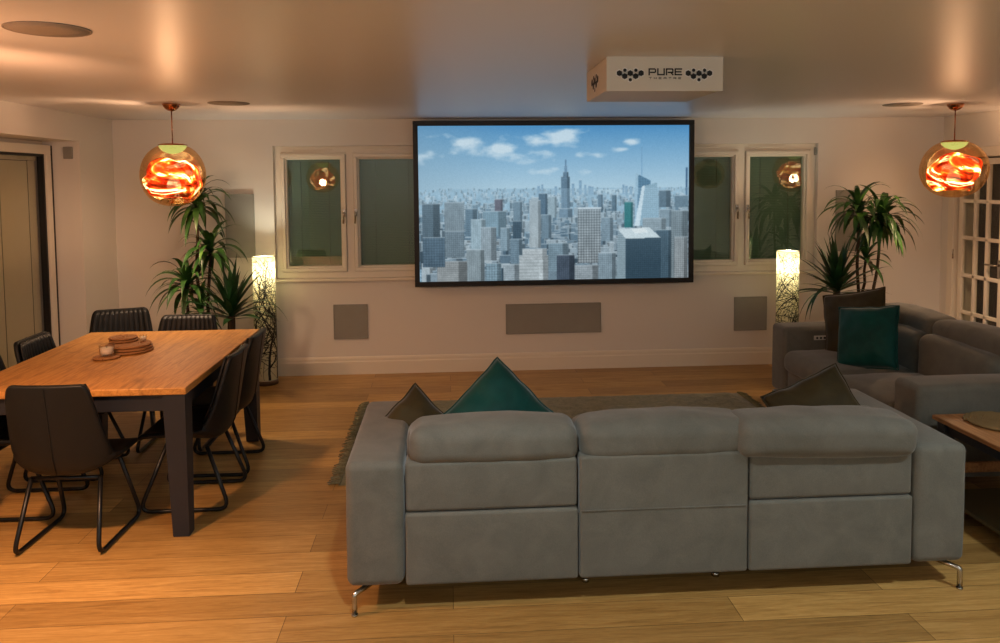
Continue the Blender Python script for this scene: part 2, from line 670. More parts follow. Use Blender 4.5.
tag(MB().box((3.578, YB + .045, 2.08), (.018, .03, .075), .005).build('window_sensor', M['grey']), 'small grey sensor on the reveal beside the right back window', 'sensor')
tag(MB().box((-3.14, 6.712, 2.08), (.075, .016, .1), .005).build('alarm_box', M['grey']), 'small square grey box on the reveal beside the glazed patio door', 'sensor')

# patio door in the left recess
d = tag(empty('door_1'), kind='structure')


def frame_y(m, y0, y1, z0, z1, x, dd, w, bev=.004):
    m.box((x, (y0 + y1) / 2, z1 - w / 2), (dd, y1 - y0, w), bev)
    m.box((x, (y0 + y1) / 2, z0 + w / 2), (dd, y1 - y0, w), bev)
    m.box((x, y0 + w / 2, (z0 + z1) / 2), (dd, w, z1 - z0 - 2 * w + .004), bev)
    m.box((x, y1 - w / 2, (z0 + z1) / 2), (dd, w, z1 - z0 - 2 * w + .004), bev)


m = MB()
frame_y(m, 3.22, 6.718, 0, 2.174, -3.375, .06, .05)
m.build('door_frame', M['white'], d)
# dark rubber gap between frame and leaf
m = MB()
m.box((-3.305, 6.709, 1.075), (.07, .018, 2.13))
m.build('gasket', M['bezel'], d)
for (y0, y1) in ((3.28, 4.97), (5.0, 6.698)):
    m = MB()
    frame_y(m, y0, y1, .02, 2.142, -3.305, .07, .075, .006)
    leaf = m.build('door_leaf', M['white'], d)
    m = MB()
    frame_y(m, y0 + .07, y1 - .07, .09, 2.072, -3.315, .05, .024, 0)
    m.build('glazing_seal', M['bezel'], leaf)
    MB().box((-3.325, (y0 + y1) / 2, 1.085), (.006, y1 - y0 - .15, 1.97)).build('pane', M['doorglass'], leaf)
    bl = empty('door_blind', (-3.36, (y0 + y1) / 2, .11))
    ww = y1 - y0 - .16
    MB().box((0, 0, 1.93), (.024, ww, .05), .003).build('headrail', M['doorblind_lit'], bl)
    MB().box((-.004, 0, .95), (.003, ww - .004, 1.9)).build('blind_fabric', M['doorblind_lit'], bl)
    cm = MB()
    for q in (-.42, -.16, .16, .42):
        cm.tube([(0, ww * q, .01), (0, ww * q, 1.9)], .0025, 6)
    cm.build('ladder_cord', M['blindcord'], bl)
    tag(bl, 'grey blind hanging behind the far patio door leaf' if y0 > 4 else 'grey blind behind the near patio door leaf, at the left frame edge', 'blind', 'blinds behind the patio doors')

# glazed french door in the right wall
d = tag(empty('door_2'), kind='structure')
m = MB()
for (y0, y1) in ((5.785, 5.87), (7.16, 7.245)):
    m.box((XR - .008, (y0 + y1) / 2, 1.03), (.022, y1 - y0, 2.06), .006)
    m.box((XR + .1, (y0 + y1) / 2 + (.03 if y0 < 6 else -.03), 1.0), (.2, .03, 2.0), .003)
m.box((XR - .008, 6.515, 2.045), (.022, 1.46, .09), .006)
m.build('door_frame', M['white'], d)
for (y0, y1, hs) in ((6.52, 7.125, -1), (5.91, 6.51, 1)):
    x = XR + .03
    m = MB()
    st = .055
    frame_y(m, y0, y1, .01, 1.985, x, .04, st, .005)
    zz = [1.59, 1.244, .888, .535]
    for z in zz:
        m.box((x, (y0 + y1) / 2, z), (.036, y1 - y0 - 2 * st + .01, .034), .006)
    m.box((x, (y0 + y1) / 2, .12), (.038, y1 - y0 - 2 * st + .01, .17), .005)
    for q in (1 / 3, 2 / 3):
        yy = y0 + st + (y1 - y0 - 2 * st) * q
        m.box((x, yy, 1.0), (.036, .034, 1.9), .006)
    leaf = m.build('door_leaf', M['white'], d)
    MB().box((x + .004, (y0 + y1) / 2, 1.0), (.005, y1 - y0 - 2 * st, 1.9)).build('pane', M['doorglass'], leaf)
    hy = y0 + .03 if hs < 0 else y1 - .03
    hm = MB()
    hm.box((x - .026, hy, 1.0), (.012, .035, .16), .004)
    hm.tube(fillet([(x - .03, hy, 1.03), (x - .07, hy, 1.03), (x - .072, hy - hs * .12, 1.03)], .015), .009)
    hm.build('handle', M['chrome'], leaf)
    if hs < 0:
        hg = MB()
        for z in (.25, 1.08, 1.8):
            hg.tube([(XR - .022, 7.15, z - .045), (XR - .022, 7.15, z + .045)], .008)
        hg.build('hinge', M['chrome'], leaf)
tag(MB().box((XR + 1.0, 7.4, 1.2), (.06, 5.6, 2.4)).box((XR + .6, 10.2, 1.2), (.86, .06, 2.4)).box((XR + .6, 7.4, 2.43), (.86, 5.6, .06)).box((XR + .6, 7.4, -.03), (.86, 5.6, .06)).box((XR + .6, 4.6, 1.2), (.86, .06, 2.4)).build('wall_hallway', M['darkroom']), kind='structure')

# ------------------------------------------------------------------ television
XS0, XS1, ZS0, ZS1 = -.318, 2.32, .836, 2.373


def paint_city():
    W, Hh = 408, 232
    rng = np.random.default_rng(11)
    img = np.zeros((Hh, W, 3))
    cx = lambda x: (x - 42) / 906 * W
    cy = lambda y: (y - 53) / 517 * Hh

    def fbm(w, h, base, octs=5, seed=0, ax=1.0):
        r = np.random.default_rng(seed)
        out = np.zeros((h, w))
        amp = 1
        tot = 0
        for o in range(octs):
            fx, fy = int(base * ax * 2 ** o) + 2, int(base * 2 ** o) + 2
            gq = r.random((fy + 1, fx + 1))
            X = np.linspace(0, fx - .001, w)
            Y = np.linspace(0, fy - .001, h)
            xi, yi = X.astype(int), Y.astype(int)
            tx, ty = X - xi, Y - yi
            tx, ty = tx * tx * (3 - 2 * tx), ty * ty * (3 - 2 * ty)
            A = gq[np.ix_(yi, xi)]; B = gq[np.ix_(yi, xi + 1)]; C2 = gq[np.ix_(yi + 1, xi)]; D = gq[np.ix_(yi + 1, xi + 1)]
            out += amp * ((A * (1 - tx) + B * tx) * (1 - ty)[:, None] + (C2 * (1 - tx) + D * tx) * ty[:, None])
            tot += amp
            amp *= .55
        return out / tot
    YY, XX = np.mgrid[0:Hh, 0:W]
    hor = cy(262)
    t = np.clip(YY / hor, 0, 1)[..., None]
    top = np.array([72, 134, 184.]); lowc = np.array([172, 200, 216.])
    sky = top * (1 - t ** .8) + lowc * t ** .8
    lf = np.clip(1 - XX / (W * .35), 0, 1)[..., None] * .45
    sky = sky * (1 - lf) + np.array([128, 158, 178.]) * lf
    cl = fbm(W, Hh, 9, 6, 3, .55)
    band = np.exp(-((YY - (cy(82) + XX * .2)) / 17.) ** 2) * np.clip(1.15 - XX / (W * .62), 0, 1)
    band += 1.3 * np.exp(-((YY - cy(92)) / 11.) ** 2 - ((XX - cx(520)) / 34.) ** 2)
    band += .9 * np.exp(-((YY - cy(115)) / 8.) ** 2 - ((XX - cx(745)) / 24.) ** 2)
    band += .55 * np.exp(-((YY - cy(165)) / 16.) ** 2)
    lump = np.zeros((Hh, W))
    for (a, b, ra, rb, st) in ((225, 108, 70, 26, .9), (300, 128, 90, 26, .9), (380, 150, 90, 24, .8), (440, 104, 80, 20, .9), (520, 92, 62, 30, 1.1), (470, 150, 70, 18, .7), (585, 155, 46, 14, .6),
                               (750, 108, 36, 14, .9), (715, 131, 30, 8, .8), (130, 86, 60, 14, .5), (820, 160, 60, 12, .5), (690, 208, 60, 10, .5), (240, 200, 140, 16, .5), (500, 205, 120, 14, .5), (860, 110, 70, 12, .3), (120, 150, 90, 30, .4)):
        lump = np.maximum(lump, st * np.exp(-((XX - cx(a)) / (1.45 * ra * W / 906)) ** 2 - ((YY - cy(b)) / (1.4 * rb * Hh / 517)) ** 2))
    wisp = fbm(W, Hh, 14, 5, 21, .8)
    ca = np.clip((lump * 1.05 + (wisp - .5) * 1.5 + (cl - .5) * .7 - .52) * 1.7, 0, .82)[..., None] * np.clip(lump * 3, 0, 1)[..., None]
    sky = sky * (1 - ca) + np.array([214, 226, 232.]) * ca
    img[:] = sky
    # far haze of the city
    land = (YY > hor)[..., None]
    dd = np.clip((YY - hor) / (Hh - hor), 0, 1)[..., None]
    n1 = rng.random((Hh, W))
    n2 = fbm(W, Hh, 40, 3, 9, 2)
    base = np.array([150, 182, 202.]) * (1 - dd) + np.array([112, 140, 158.]) * dd
    tex = ((n1 - .5) * 60 + (n2 - .5) * 110)[..., None] * (.25 + dd * 1.0)
    img = np.where(land, base + tex, img)
    # river glint at the right
    riv = (np.abs(YY - cy(272)) < 3) & (XX > cx(640)) & (XX < cx(760))
    img[riv] = np.array([184, 208, 220])

    def bld(x0, x1, yt, yb, colr, win=2, ctr=.25, side=0, dark=.7, roof=True, wx=None):
        a, b2, tt, bb = int(round(cx(x0))), int(round(cx(x1))), int(round(cy(yt))), int(round(cy(yb)))
        a = max(a, 0); b2 = min(b2, W); tt = max(tt, 0); bb = min(bb, Hh)
        if b2 <= a or bb <= tt:
            return
        blk = np.ones((bb - tt, b2 - a, 3)) * np.array(colr, float)
        yy, xx = np.mgrid[0:bb - tt, 0:b2 - a]
        wx = wx or win
        if win:
            mask = ((yy % win) < win / 2) * 1.0 * .6 + ((xx % wx) < wx / 2) * .6
            blk *= (1 - .72 * ctr * mask[..., None]) * (1 - .18 * fbm(b2 - a, bb - tt, 3, 2, int(a * 7 + tt))[..., None])
        blk *= (1 + (rng.random((bb - tt, b2 - a, 1)) - .5) * .16)
        if side:
            sw = max(1, int(abs(side) * (b2 - a)))
            if side > 0:
                blk[:, -sw:] *= dark
            else:
                blk[:, :sw] *= dark
        if roof and bb - tt > 4:
            blk[:1] = blk[:1] * .4 + np.array([206, 220, 228]) * .6
        img[tt:bb, a:b2] = blk
    # mass of small blocks, from the horizon to the foreground
    ys = np.sort(262 + (rng.random(1500) ** 1.35) * 300)
    for y in ys:
        q = (y - 262) / 300
        w = 5 + q * 34 * (.5 + rng.random())
        h = 5 + q * 60 * (.3 + rng.random())
        x = 30 + rng.random() * 920
        tone = rng.random()
        c0 = np.array([86, 112, 132.]) * (1 - tone) + np.array([196, 210, 218.]) * tone
        hz = np.array([158, 188, 206.])
        c0 = c0 * (.45 + .55 * min(1, q * 1.6)) + hz * (.55 - .55 * min(1, q * 1.6))
        bld(x, x + w, y - h * .4, y + h, c0, 2 if q > .12 else 0, .22, rng.choice([-.35, .35, 0]), .66)
    def poly(pts, colr, win=0, ctr=.2):
        P = [(cx(a), cy(b)) for a, b in pts]
        inside = np.zeros((Hh, W), bool)
        px_, py_ = XX + .5, YY + .5
        for q in range(len(P)):
            (xa, ya), (xb, yb) = P[q - 1], P[q]
            cond = ((ya > py_) != (yb > py_)) & (px_ < (xb - xa) * (py_ - ya) / ((yb - ya) or 1e-9) + xa)
            inside ^= cond
        c3 = np.ones((Hh, W, 3)) * np.array(colr, float)
        if win:
            c3 *= (1 - ctr * (((YY % win) < win / 2) * .6 + ((XX % win) < win / 2) * .4))[..., None]
        c3 *= (1 + (rng.random((Hh, W, 1)) - .5) * .14)
        img[inside] = c3[inside]
    # landmarks, back to front
    for (x, h) in ((440, 12), (452, 18), (497, 10), (555, 20), (580, 30), (596, 14), (610, 10), (620, 8), (725, 14), (735, 10), (750, 8)):
        bld(x - 4, x + 4, 264 - h, 285, (128, 160, 184), 0)
    for a in ((292, 320, 296, 345, (108, 98, 112)), (440, 468, 278, 350, (78, 106, 130)), (470, 500, 290, 360, (176, 200, 212)), (640, 655, 282, 345, (106, 134, 156)),
              (685, 702, 284, 340, (92, 120, 140)), (355, 383, 305, 400, (120, 146, 164))):
        bld(*a, 2, .3, .3)
    # tall spire
    bld(516, 544, 222, 352, (116, 146, 170), 2, .22, .35, .78)
    bld(521, 539, 206, 230, (116, 146, 170), 2, .2, .35)
    bld(526, 535, 186, 210, (110, 140, 166), 0)
    bld(529, 532, 166, 190, (96, 128, 156), 0, roof=False)
    bld(508, 552, 330, 360, (122, 150, 172), 2, .22, .35)
    # right-hand crystal tower and its mast
    poly([(766, 214), (818, 240), (818, 392), (766, 392)], (92, 130, 158), 4, .14)
    poly([(766, 214), (776, 219), (770, 392), (762, 392)], (150, 182, 202))
    poly([(788, 258), (838, 246), (846, 300), (846, 392), (772, 392)], (150, 184, 204), 3, .14)
    poly([(788, 258), (798, 256), (780, 392), (762, 392)], (206, 222, 230))
    bld(785, 788, 126, 222, (110, 150, 184), 0, roof=False)
    bld(845, 886, 272, 330, (92, 116, 134), 2, .3, .4)
    bld(938, 944, 196, 300, (70, 100, 130), 0, roof=False)
    bld(900, 946, 290, 330, (106, 132, 150), 2, .3)
    bld(728, 758, 310, 396, (40, 128, 130), 3, .25, .3)
    bld(848, 894, 335, 396, (150, 172, 186), 2, .3, .3)
    bld(790, 870, 364, 410, (168, 186, 196), 3, .25, .2)
    bld(52, 110, 310, 420, (98, 118, 132), 3, .3, .4)
    bld(126, 190, 304, 400, (150, 166, 176), 3, .28, 0)
    bld(126, 190, 400, 490, (132, 150, 162), 3, .28, 0)
    bld(196, 236, 328, 420, (112, 140, 160), 3, .28, .4)
    bld(252, 330, 336, 420, (140, 172, 190), 3, .2, .35)
    bld(352, 382, 370, 440, (64, 86, 104), 3, .3)
    bld(408, 446, 300, 460, (196, 208, 214), 2, .26, .25)
    bld(415, 440, 292, 304, (186, 200, 208), 2, .2)
    bld(448, 482, 350, 430, (126, 152, 170), 3, .28, .3)
    bld(214, 262, 362, 480, (176, 200, 212), 3, .2, .3)
    bld(246, 298, 390, 500, (180, 196, 206), 3, .3, .35)
    bld(310, 342, 392, 470, (160, 186, 202), 3, .25, .35)
    bld(345, 385, 430, 520, (132, 158, 176), 3, .3, .3)
    bld(570, 650, 326, 332, (206, 216, 222), 0)
    bld(570, 648, 332, 514, (178, 188, 194), 4, .55, 0, wx=4)
    bld(650, 690, 360, 440, (150, 174, 190), 3, .28, .3)
    bld(197, 258, 462, 572, (172, 188, 196), 3, .32, .25)
    bld(262, 312, 510, 572, (150, 178, 194), 4, .3, .3)
    bld(100, 200, 500, 572, (186, 192, 194), 3, .34, .3)
    bld(52, 126, 420, 520, (90, 112, 130), 4, .3)
    bld(372, 470, 486, 572, (206, 216, 220), 5, .22, .2, wx=60)
    bld(384, 466, 462, 500, (214, 222, 226), 4, .2, .2, wx=60)
    bld(320, 372, 514, 572, (190, 206, 216), 3, .3, .3)
    bld(470, 540, 446, 540, (150, 176, 192), 3, .32, .3)
    bld(500, 560, 486, 572, (88, 100, 118), 3, .35, .3)
    bld(560, 640, 520, 572, (190, 202, 210), 3, .35, .25)
    bld(640, 700, 480, 572, (168, 190, 204), 3, .35, .25)
    bld(838, 900, 404, 572, (86, 112, 130), 3, .34, .35)
    poly([(706, 402), (812, 396), (853, 432), (733, 434)], (200, 212, 216))
    poly([(752, 402), (796, 398), (812, 414), (764, 416)], (224, 230, 230))
    poly([(722, 410), (808, 404), (836, 428), (738, 430)], (170, 186, 192)) if False else None
    poly([(706, 402), (733, 434), (733, 572), (700, 572)], (160, 182, 194), 3, .3)
    poly([(733, 434), (853, 432), (853, 572), (733, 572)], (58, 80, 96), 3, .3)
    bld(888, 946, 340, 572, (156, 172, 180), 3, .4, .35)
    bld(900, 946, 430, 572, (190, 198, 202), 3, .4, .3)
    pad = np.pad(img, ((1, 1), (1, 1), (0, 0)), 'edge')
    bl = sum(pad[1 + a:1 + a + Hh, 1 + b:1 + b + W] for a in (-1, 0, 1) for b in (-1, 0, 1)) / 9
    img = img * .45 + bl * .55
    hzf = np.clip(1 - (YY - hor) / (Hh * .5), 0, 1)[..., None] * (YY > hor)[..., None] * .3
    img = img * (1 - hzf) + np.array([158, 186, 204.]) * hzf
    img += (rng.random((Hh, W, 1)) - .5) * 8
    # slight veil of the projected picture
    img = img * .95 + np.array([6, 10, 12])
    return np.clip(img, 0, 255)[::-1] / 255.0


tv = empty('projection_screen', (0, YB - .1, ZS0))
m = MB()
bw = .046
zc = ZS0
m.box(((XS0 + XS1) / 2, 0, ZS1 - zc - bw / 2), (XS1 - XS0, .075, bw), .004)
m.box(((XS0 + XS1) / 2, 0, bw / 2), (XS1 - XS0, .075, bw), .004)
m.box((XS0 + bw / 2, 0, (ZS1 - zc) / 2), (bw, .075, ZS1 - zc - 2 * bw + .002), .004)
m.box((XS1 - bw / 2, 0, (ZS1 - zc) / 2), (bw, .075, ZS1 - zc - 2 * bw + .002), .004)
m.box(((XS0 + XS1) / 2, .028, (ZS1 - zc) / 2), (XS1 - XS0 - .02, .02, ZS1 - zc - .02))
m.build('screen_frame', M['bezel'], tv)
img = paint_city()
Hh, W = img.shape[:2]
gx = np.linspace(XS0 + bw - .002, XS1 - bw + .002, W + 1)
gz = np.linspace(bw - .002, ZS1 - zc - bw + .002, Hh + 1)
GX, GZ = np.meshgrid(gx, gz)
vv = np.stack([GX, np.zeros_like(GX) - .012, GZ], -1).reshape(-1, 3)
idx = np.arange((W + 1) * (Hh + 1)).reshape(Hh + 1, W + 1)
fc = np.stack([idx[:-1, :-1], idx[:-1, 1:], idx[1:, 1:], idx[1:, :-1]], -1).reshape(-1, 4)
me = bpy.data.meshes.new('screen_picture')
me.vertices.add(len(vv)); me.vertices.foreach_set('co', vv.ravel().astype(np.float32))
me.loops.add(fc.size); me.loops.foreach_set('vertex_index', fc.ravel().astype(np.int32))
me.polygons.add(len(fc)); me.polygons.foreach_set('loop_start', np.arange(0, fc.size, 4, dtype=np.int32))
me.update(calc_edges=True)
lin = np.where(img <= .04045, img / 12.92, ((img + .055) / 1.055) ** 2.4).reshape(-1, 3)
at = me.color_attributes.new('picture', 'FLOAT_COLOR', 'CORNER')
rgba = np.ones((len(fc), 4, 4), np.float32)
rgba[:, :, :3] = lin[:, None, :]
at.data.foreach_set('color', rgba.ravel())
k = NT('screen_light')
ca = k.n('ShaderNodeVertexColor', layer_name='picture')
e = k.n('ShaderNodeEmission')
k.l(ca.outputs[0], e.inputs[0])
e.inputs[1].default_value = 1.0
k.l(e.outputs[0], k.out.inputs[0])
me.materials.append(k.m)
o = bpy.data.objects.new('screen_picture', me)
COL.objects.link(o)
o.parent = tv
tag(o, 'lit picture of a city skyline under a blue sky')
tag(tv, 'wide black-framed screen on the back wall showing a city skyline', 'screen')

# ------------------------------------------------------------------ speakers in wall and ceiling


def wall_panel(x0, x1, z0, z1, label, group):
    s = empty('wall_speaker', ((x0 + x1) / 2, YB, z0))
    hh = z1 - z0
    m = MB()
    w = x1 - x0
    frame_x(m, -w / 2, w / 2, 0, hh, -.009, .018, .009, .002)
    m.build('speaker_frame', M['white'] if False else M['grey'], s)
    MB().box((0, -.007, hh / 2), (w - .012, .012, hh - .012), .002).build('grille', M['grey'], s)
    return tag(s, label, 'speaker', group)


wall_panel(-2.06, -1.796, 1.125, 1.716, 'tall grey wall speaker behind the left plants', 'tall wall speakers')
wall_panel(3.768, 4.036, 1.1, 1.698, 'tall grey wall speaker behind the right plants', 'tall wall speakers')
wall_panel(-1.091, -.772, .34, .667, 'square grey wall speaker low on the wall under the left window', 'square wall speakers')
wall_panel(2.765, 3.09, .338, .668, 'square grey wall speaker low on the wall beside the right floor lamp', 'square wall speakers')
wall_panel(.535, 1.453, .352, .64, 'wide grey centre speaker on the wall under the screen', 'wide wall speaker')

for (x, y, lab) in ((-1.47, 3.03, 'round flush ceiling speaker nearest the camera, near the left frame edge'), (-1.58, 5.82, 'round flush ceiling speaker just right of the left lit pendant'), (3.62, 6.03, 'round flush ceiling speaker just left of the right lit pendant')):
    s = empty('ceiling_speaker', (x, y, H))
    MB().lathe([(.146, 0), (.146, -.004), (.140, -.006), (.138, -.003), (.138, 0)], seg=48).build('speaker_rim', M['grey_dark'], s)
    MB().lathe([(.138, -.001), (.138, -.0045), (.06, -.006), (.001, -.0062)], seg=48).build('grille', M['grey_dark'], s)
    tag(s, lab, 'speaker', 'round ceiling speakers')

# ------------------------------------------------------------------ projector housing
pj = empty('projector_housing', (1.028, 3.93, 2.243))
hw, hd, hh = .276, .27, .157
m = MB()
m.box((0, 0, hh / 2), (2 * hw, 2 * hd, hh), .004)
m.build('casing', M['boxwhite'], pj)
# front panel lip
m = MB()
m.box((0, -hd - .004, hh / 2 - .001), (2 * hw + .008, .008, hh + .006), .002)
m.build('front_panel', M['boxwhite'], pj)


def hexagon(m, c, r, ax, s=1, mi=0, off=0):
    pts = []
    for q in range(6):
        t = PI / 6 + q * PI / 3
        u, w = c[0] + r * math.cos(t), c[1] + r * math.sin(t)
        pts.append(ax(u, w, off))
    m.quad(pts, mi)


def logo_hexes(m, cxx, cz, s, ax):
    # row of hexagons with small ones above and below
    L = [(-1.95, .12, .42), (-1.2, -.3, .42), (-.42, .12, .42), (.33, -.3, .42), (1.1, .12, .42), (-1.18, .52, .26), (.36, .52, .26), (-.42, -.78, .26)]
    for (u, w, r) in L:
        hexagon(m, (cxx + (u + .42) * s, cz + w * s), (r + .17) * s, ax, mi=1, off=0)
    for (u, w, r) in L:
        hexagon(m, (cxx + (u + .42) * s, cz + w * s), (r + .0) * s, ax, mi=0, off=.0006)


def stroke_text(m, word, x, z, w, h, t, gap, ax, off=.0006):
    """square techno lettering from strokes on a unit cell"""
    G = {'P': [((0, 0), (0, .55)), ((0, 1), (.85, 1)), ((1, .85), (1, .5)), ((.85, .4), (.25, .4)), ((0, .7), (0, 1))],
         'U': [((0, 1), (0, .1)), ((0, 0), (1, 0)), ((1, .1), (1, 1))],
         'R': [((0, 0), (0, .55)), ((0, 1), (.9, 1)), ((1, .9), (1, .5)), ((.3, .4), (1, .4)), ((.7, .4), (1, 0)), ((0, .7), (0, 1))],
         'E': [((0, 0), (0, 1)), ((0, 1), (1, 1)), ((0, .5), (.9, .5)), ((0, 0), (1, 0))],
         'T': [((0, 1), (1, 1)), ((.5, 0), (.5, 1))],
         'H': [((0, 0), (0, 1)), ((1, 0), (1, 1)), ((0, .5), (1, .5))],
         'A': [((0, 0), (0, 1)), ((0, 1), (1, 1)), ((1, 0), (1, 1)), ((0, .45), (1, .45))]}
    for ch in word:
        for (a, b) in G[ch]:
            A = Vector((x + a[0] * w, z + a[1] * h))
            B = Vector((x + b[0] * w, z + b[1] * h))
            dd = (B - A).normalized()
            nn = Vector((-dd.y, dd.x)) * t / 2
            A2, B2 = A - dd * t / 2, B + dd * t / 2
            m.quad([ax(*(A2 + nn), off), ax(*(B2 + nn), off), ax(*(B2 - nn), off), ax(*(A2 - nn), off)])
        x += w + gap


def axf(u, w, off):
    return Vector((u, -hd - .0085 - off, w))


m = MB()
logo_hexes(m, -.167, .076, .034, axf)
m.build('hexagon_emblem', [M['inkblack'], M['inkwhite']], pj)
m = MB()
logo_hexes(m, .162, .076, .034, axf)
m.build('hexagon_emblem', [M['inkblack'], M['inkwhite']], pj)
m = MB()
stroke_text(m, 'PURE', -.077, .073, .03, .0265, .0066, .0115, axf)
stroke_text(m, 'THEATRE', -.077, .053, .011, .0075, .002, .0125, axf)
m.build('lettering', [M['inkblack'], M['inkwhite']], pj)


def axs(u, w, off):
    return Vector((-hw - .0005 - off, -u, w))


m = MB()
logo_hexes(m, -.03, .076, .05, axs)
m.build('hexagon_emblem', [M['inkblack'], M['inkwhite']], pj)
tag(pj, 'white box housing printed PURE THEATRE with hexagons, fixed to the ceiling', 'projector box')

# ------------------------------------------------------------------ pendants


def pendant(x, y, lit, label, seed, R=.245, watts=None, tint=None):
    p = empty('globe_pendant_lamp', (x, y, H))
    MB().lathe([(.062, 0), (.062, -.006), (.056, -.02), (.044, -.036), (.026, -.048), (.008, -.053), (.004, -.053)], seg=32).build('canopy', M['copper'], p)
    MB().tube([(0, 0, -.05), (0, 0, -.29)], .0045, 8).build('cord', M['copper'], p)
    # globe
    prof = []
    hz = .232
    zc = -.521
    for i in range(25):
        a = -PI / 2 + (PI * i / 24)
        rr = R * abs(math.cos(a)) ** .86
        z = hz * (math.sin(a) if a > 0 else math.sin(a) * .97)
        if a > 0 and rr < .075:
            continue
        prof.append((max(rr, .012), zc + z))
    rs = random.Random(seed)
    s0 = rs.random() * 20

    def wob(q):
        nv = noise.noise(Vector((q.x * 3 + s0, q.y * 3, q.z * 3)))
        f = 1 + .035 * nv
        return Vector((q.x * f, q.y * f, q.z))
    MB().lathe(prof, seg=48, fn=wob, cap=False).build('globe', M['globe'], p)
    MB().lathe([(.012, -.284), (.075, -.288), (.1, -.296), (.102, -.301), (.07, -.304)], seg=32).build('cap', M['copper'], p)
    MB().lathe([(.098, -.305), (.09, -.322), (.066, -.345), (.03, -.36), (.004, -.364)], seg=32).build('diffuser', M['diffuser'] if lit else M['boxwhite'], p)
    # inner liner, painted bulb reflections when lit
    prof = []
    for i in range(31):
        a = -PI * .33 + PI * .83 * i / 30
        prof.append((max(.18 * abs(math.cos(a)) ** .8, .004), -.555 + .16 * math.sin(a)))

    def melt(q):
        n1 = noise.noise_vector(Vector((q.x * 7 + s0, q.y * 7, q.z * 9 - s0)))
        n2 = noise.noise(Vector((q.x * 16, q.y * 16 + s0, q.z * 16)))
        f = 1 + .28 * n1.x + .08 * n2
        return Vector((q.x * f, q.y * f, q.z + .035 * n1.z))
    MB().lathe(prof, seg=56, fn=melt, cap=False).build('swirl_liner', M['bulb_swirl'] if lit else M['bulb_swirl_off'], p)
    MB().lathe([(.004, -.515), (.022, -.52), (.03, -.54), (.044, -.57), (.05, -.6), (.042, -.632), (.022, -.65), (.003, -.655)], seg=24).build('bulb', M['hotbulb'] if lit else M['boxwhite'], p)
    tag(p, label, 'pendant lamp', 'glass globe pendants')
    if lit:
        L = bpy.data.lights.new('pendant_bulb', 'POINT')
        L.energy = watts or LIGHT['pendant']
        L.color = tint or LIGHT['pendant_col']
        L.shadow_soft_size = .05
        lo = bpy.data.objects.new('pendant_bulb', L)
        COL.objects.link(lo)
        lo.location = (0, 0, -.585)
        lo.parent = p
    return p


LIGHT = dict(pendant=94, pendant_col=(1, .80, .70), lamp=22, lamp_col=(1, .94, .72), room=50, spot=100, fill_col=(.86, .97, .98))
pendant(-2.01, 5.885, True, 'amber glass globe pendant lit red and orange above the dining table', 1, .228)
pendant(4.05, 6.016, True, 'amber glass globe pendant lit red and orange above the right sofa, near the french door', 5)
pendant(-1.90, 2.9, True, 'globe pendant cut by the left frame edge, only its rim in view', 9, .245, 320, (1, .66, .52)).rotation_euler = (0, 0, 1.2)
pendant(4.05, 3.0, False, 'unlit globe pendant outside the right frame edge, seen mirrored in window', 12)

# ------------------------------------------------------------------ floor lamps


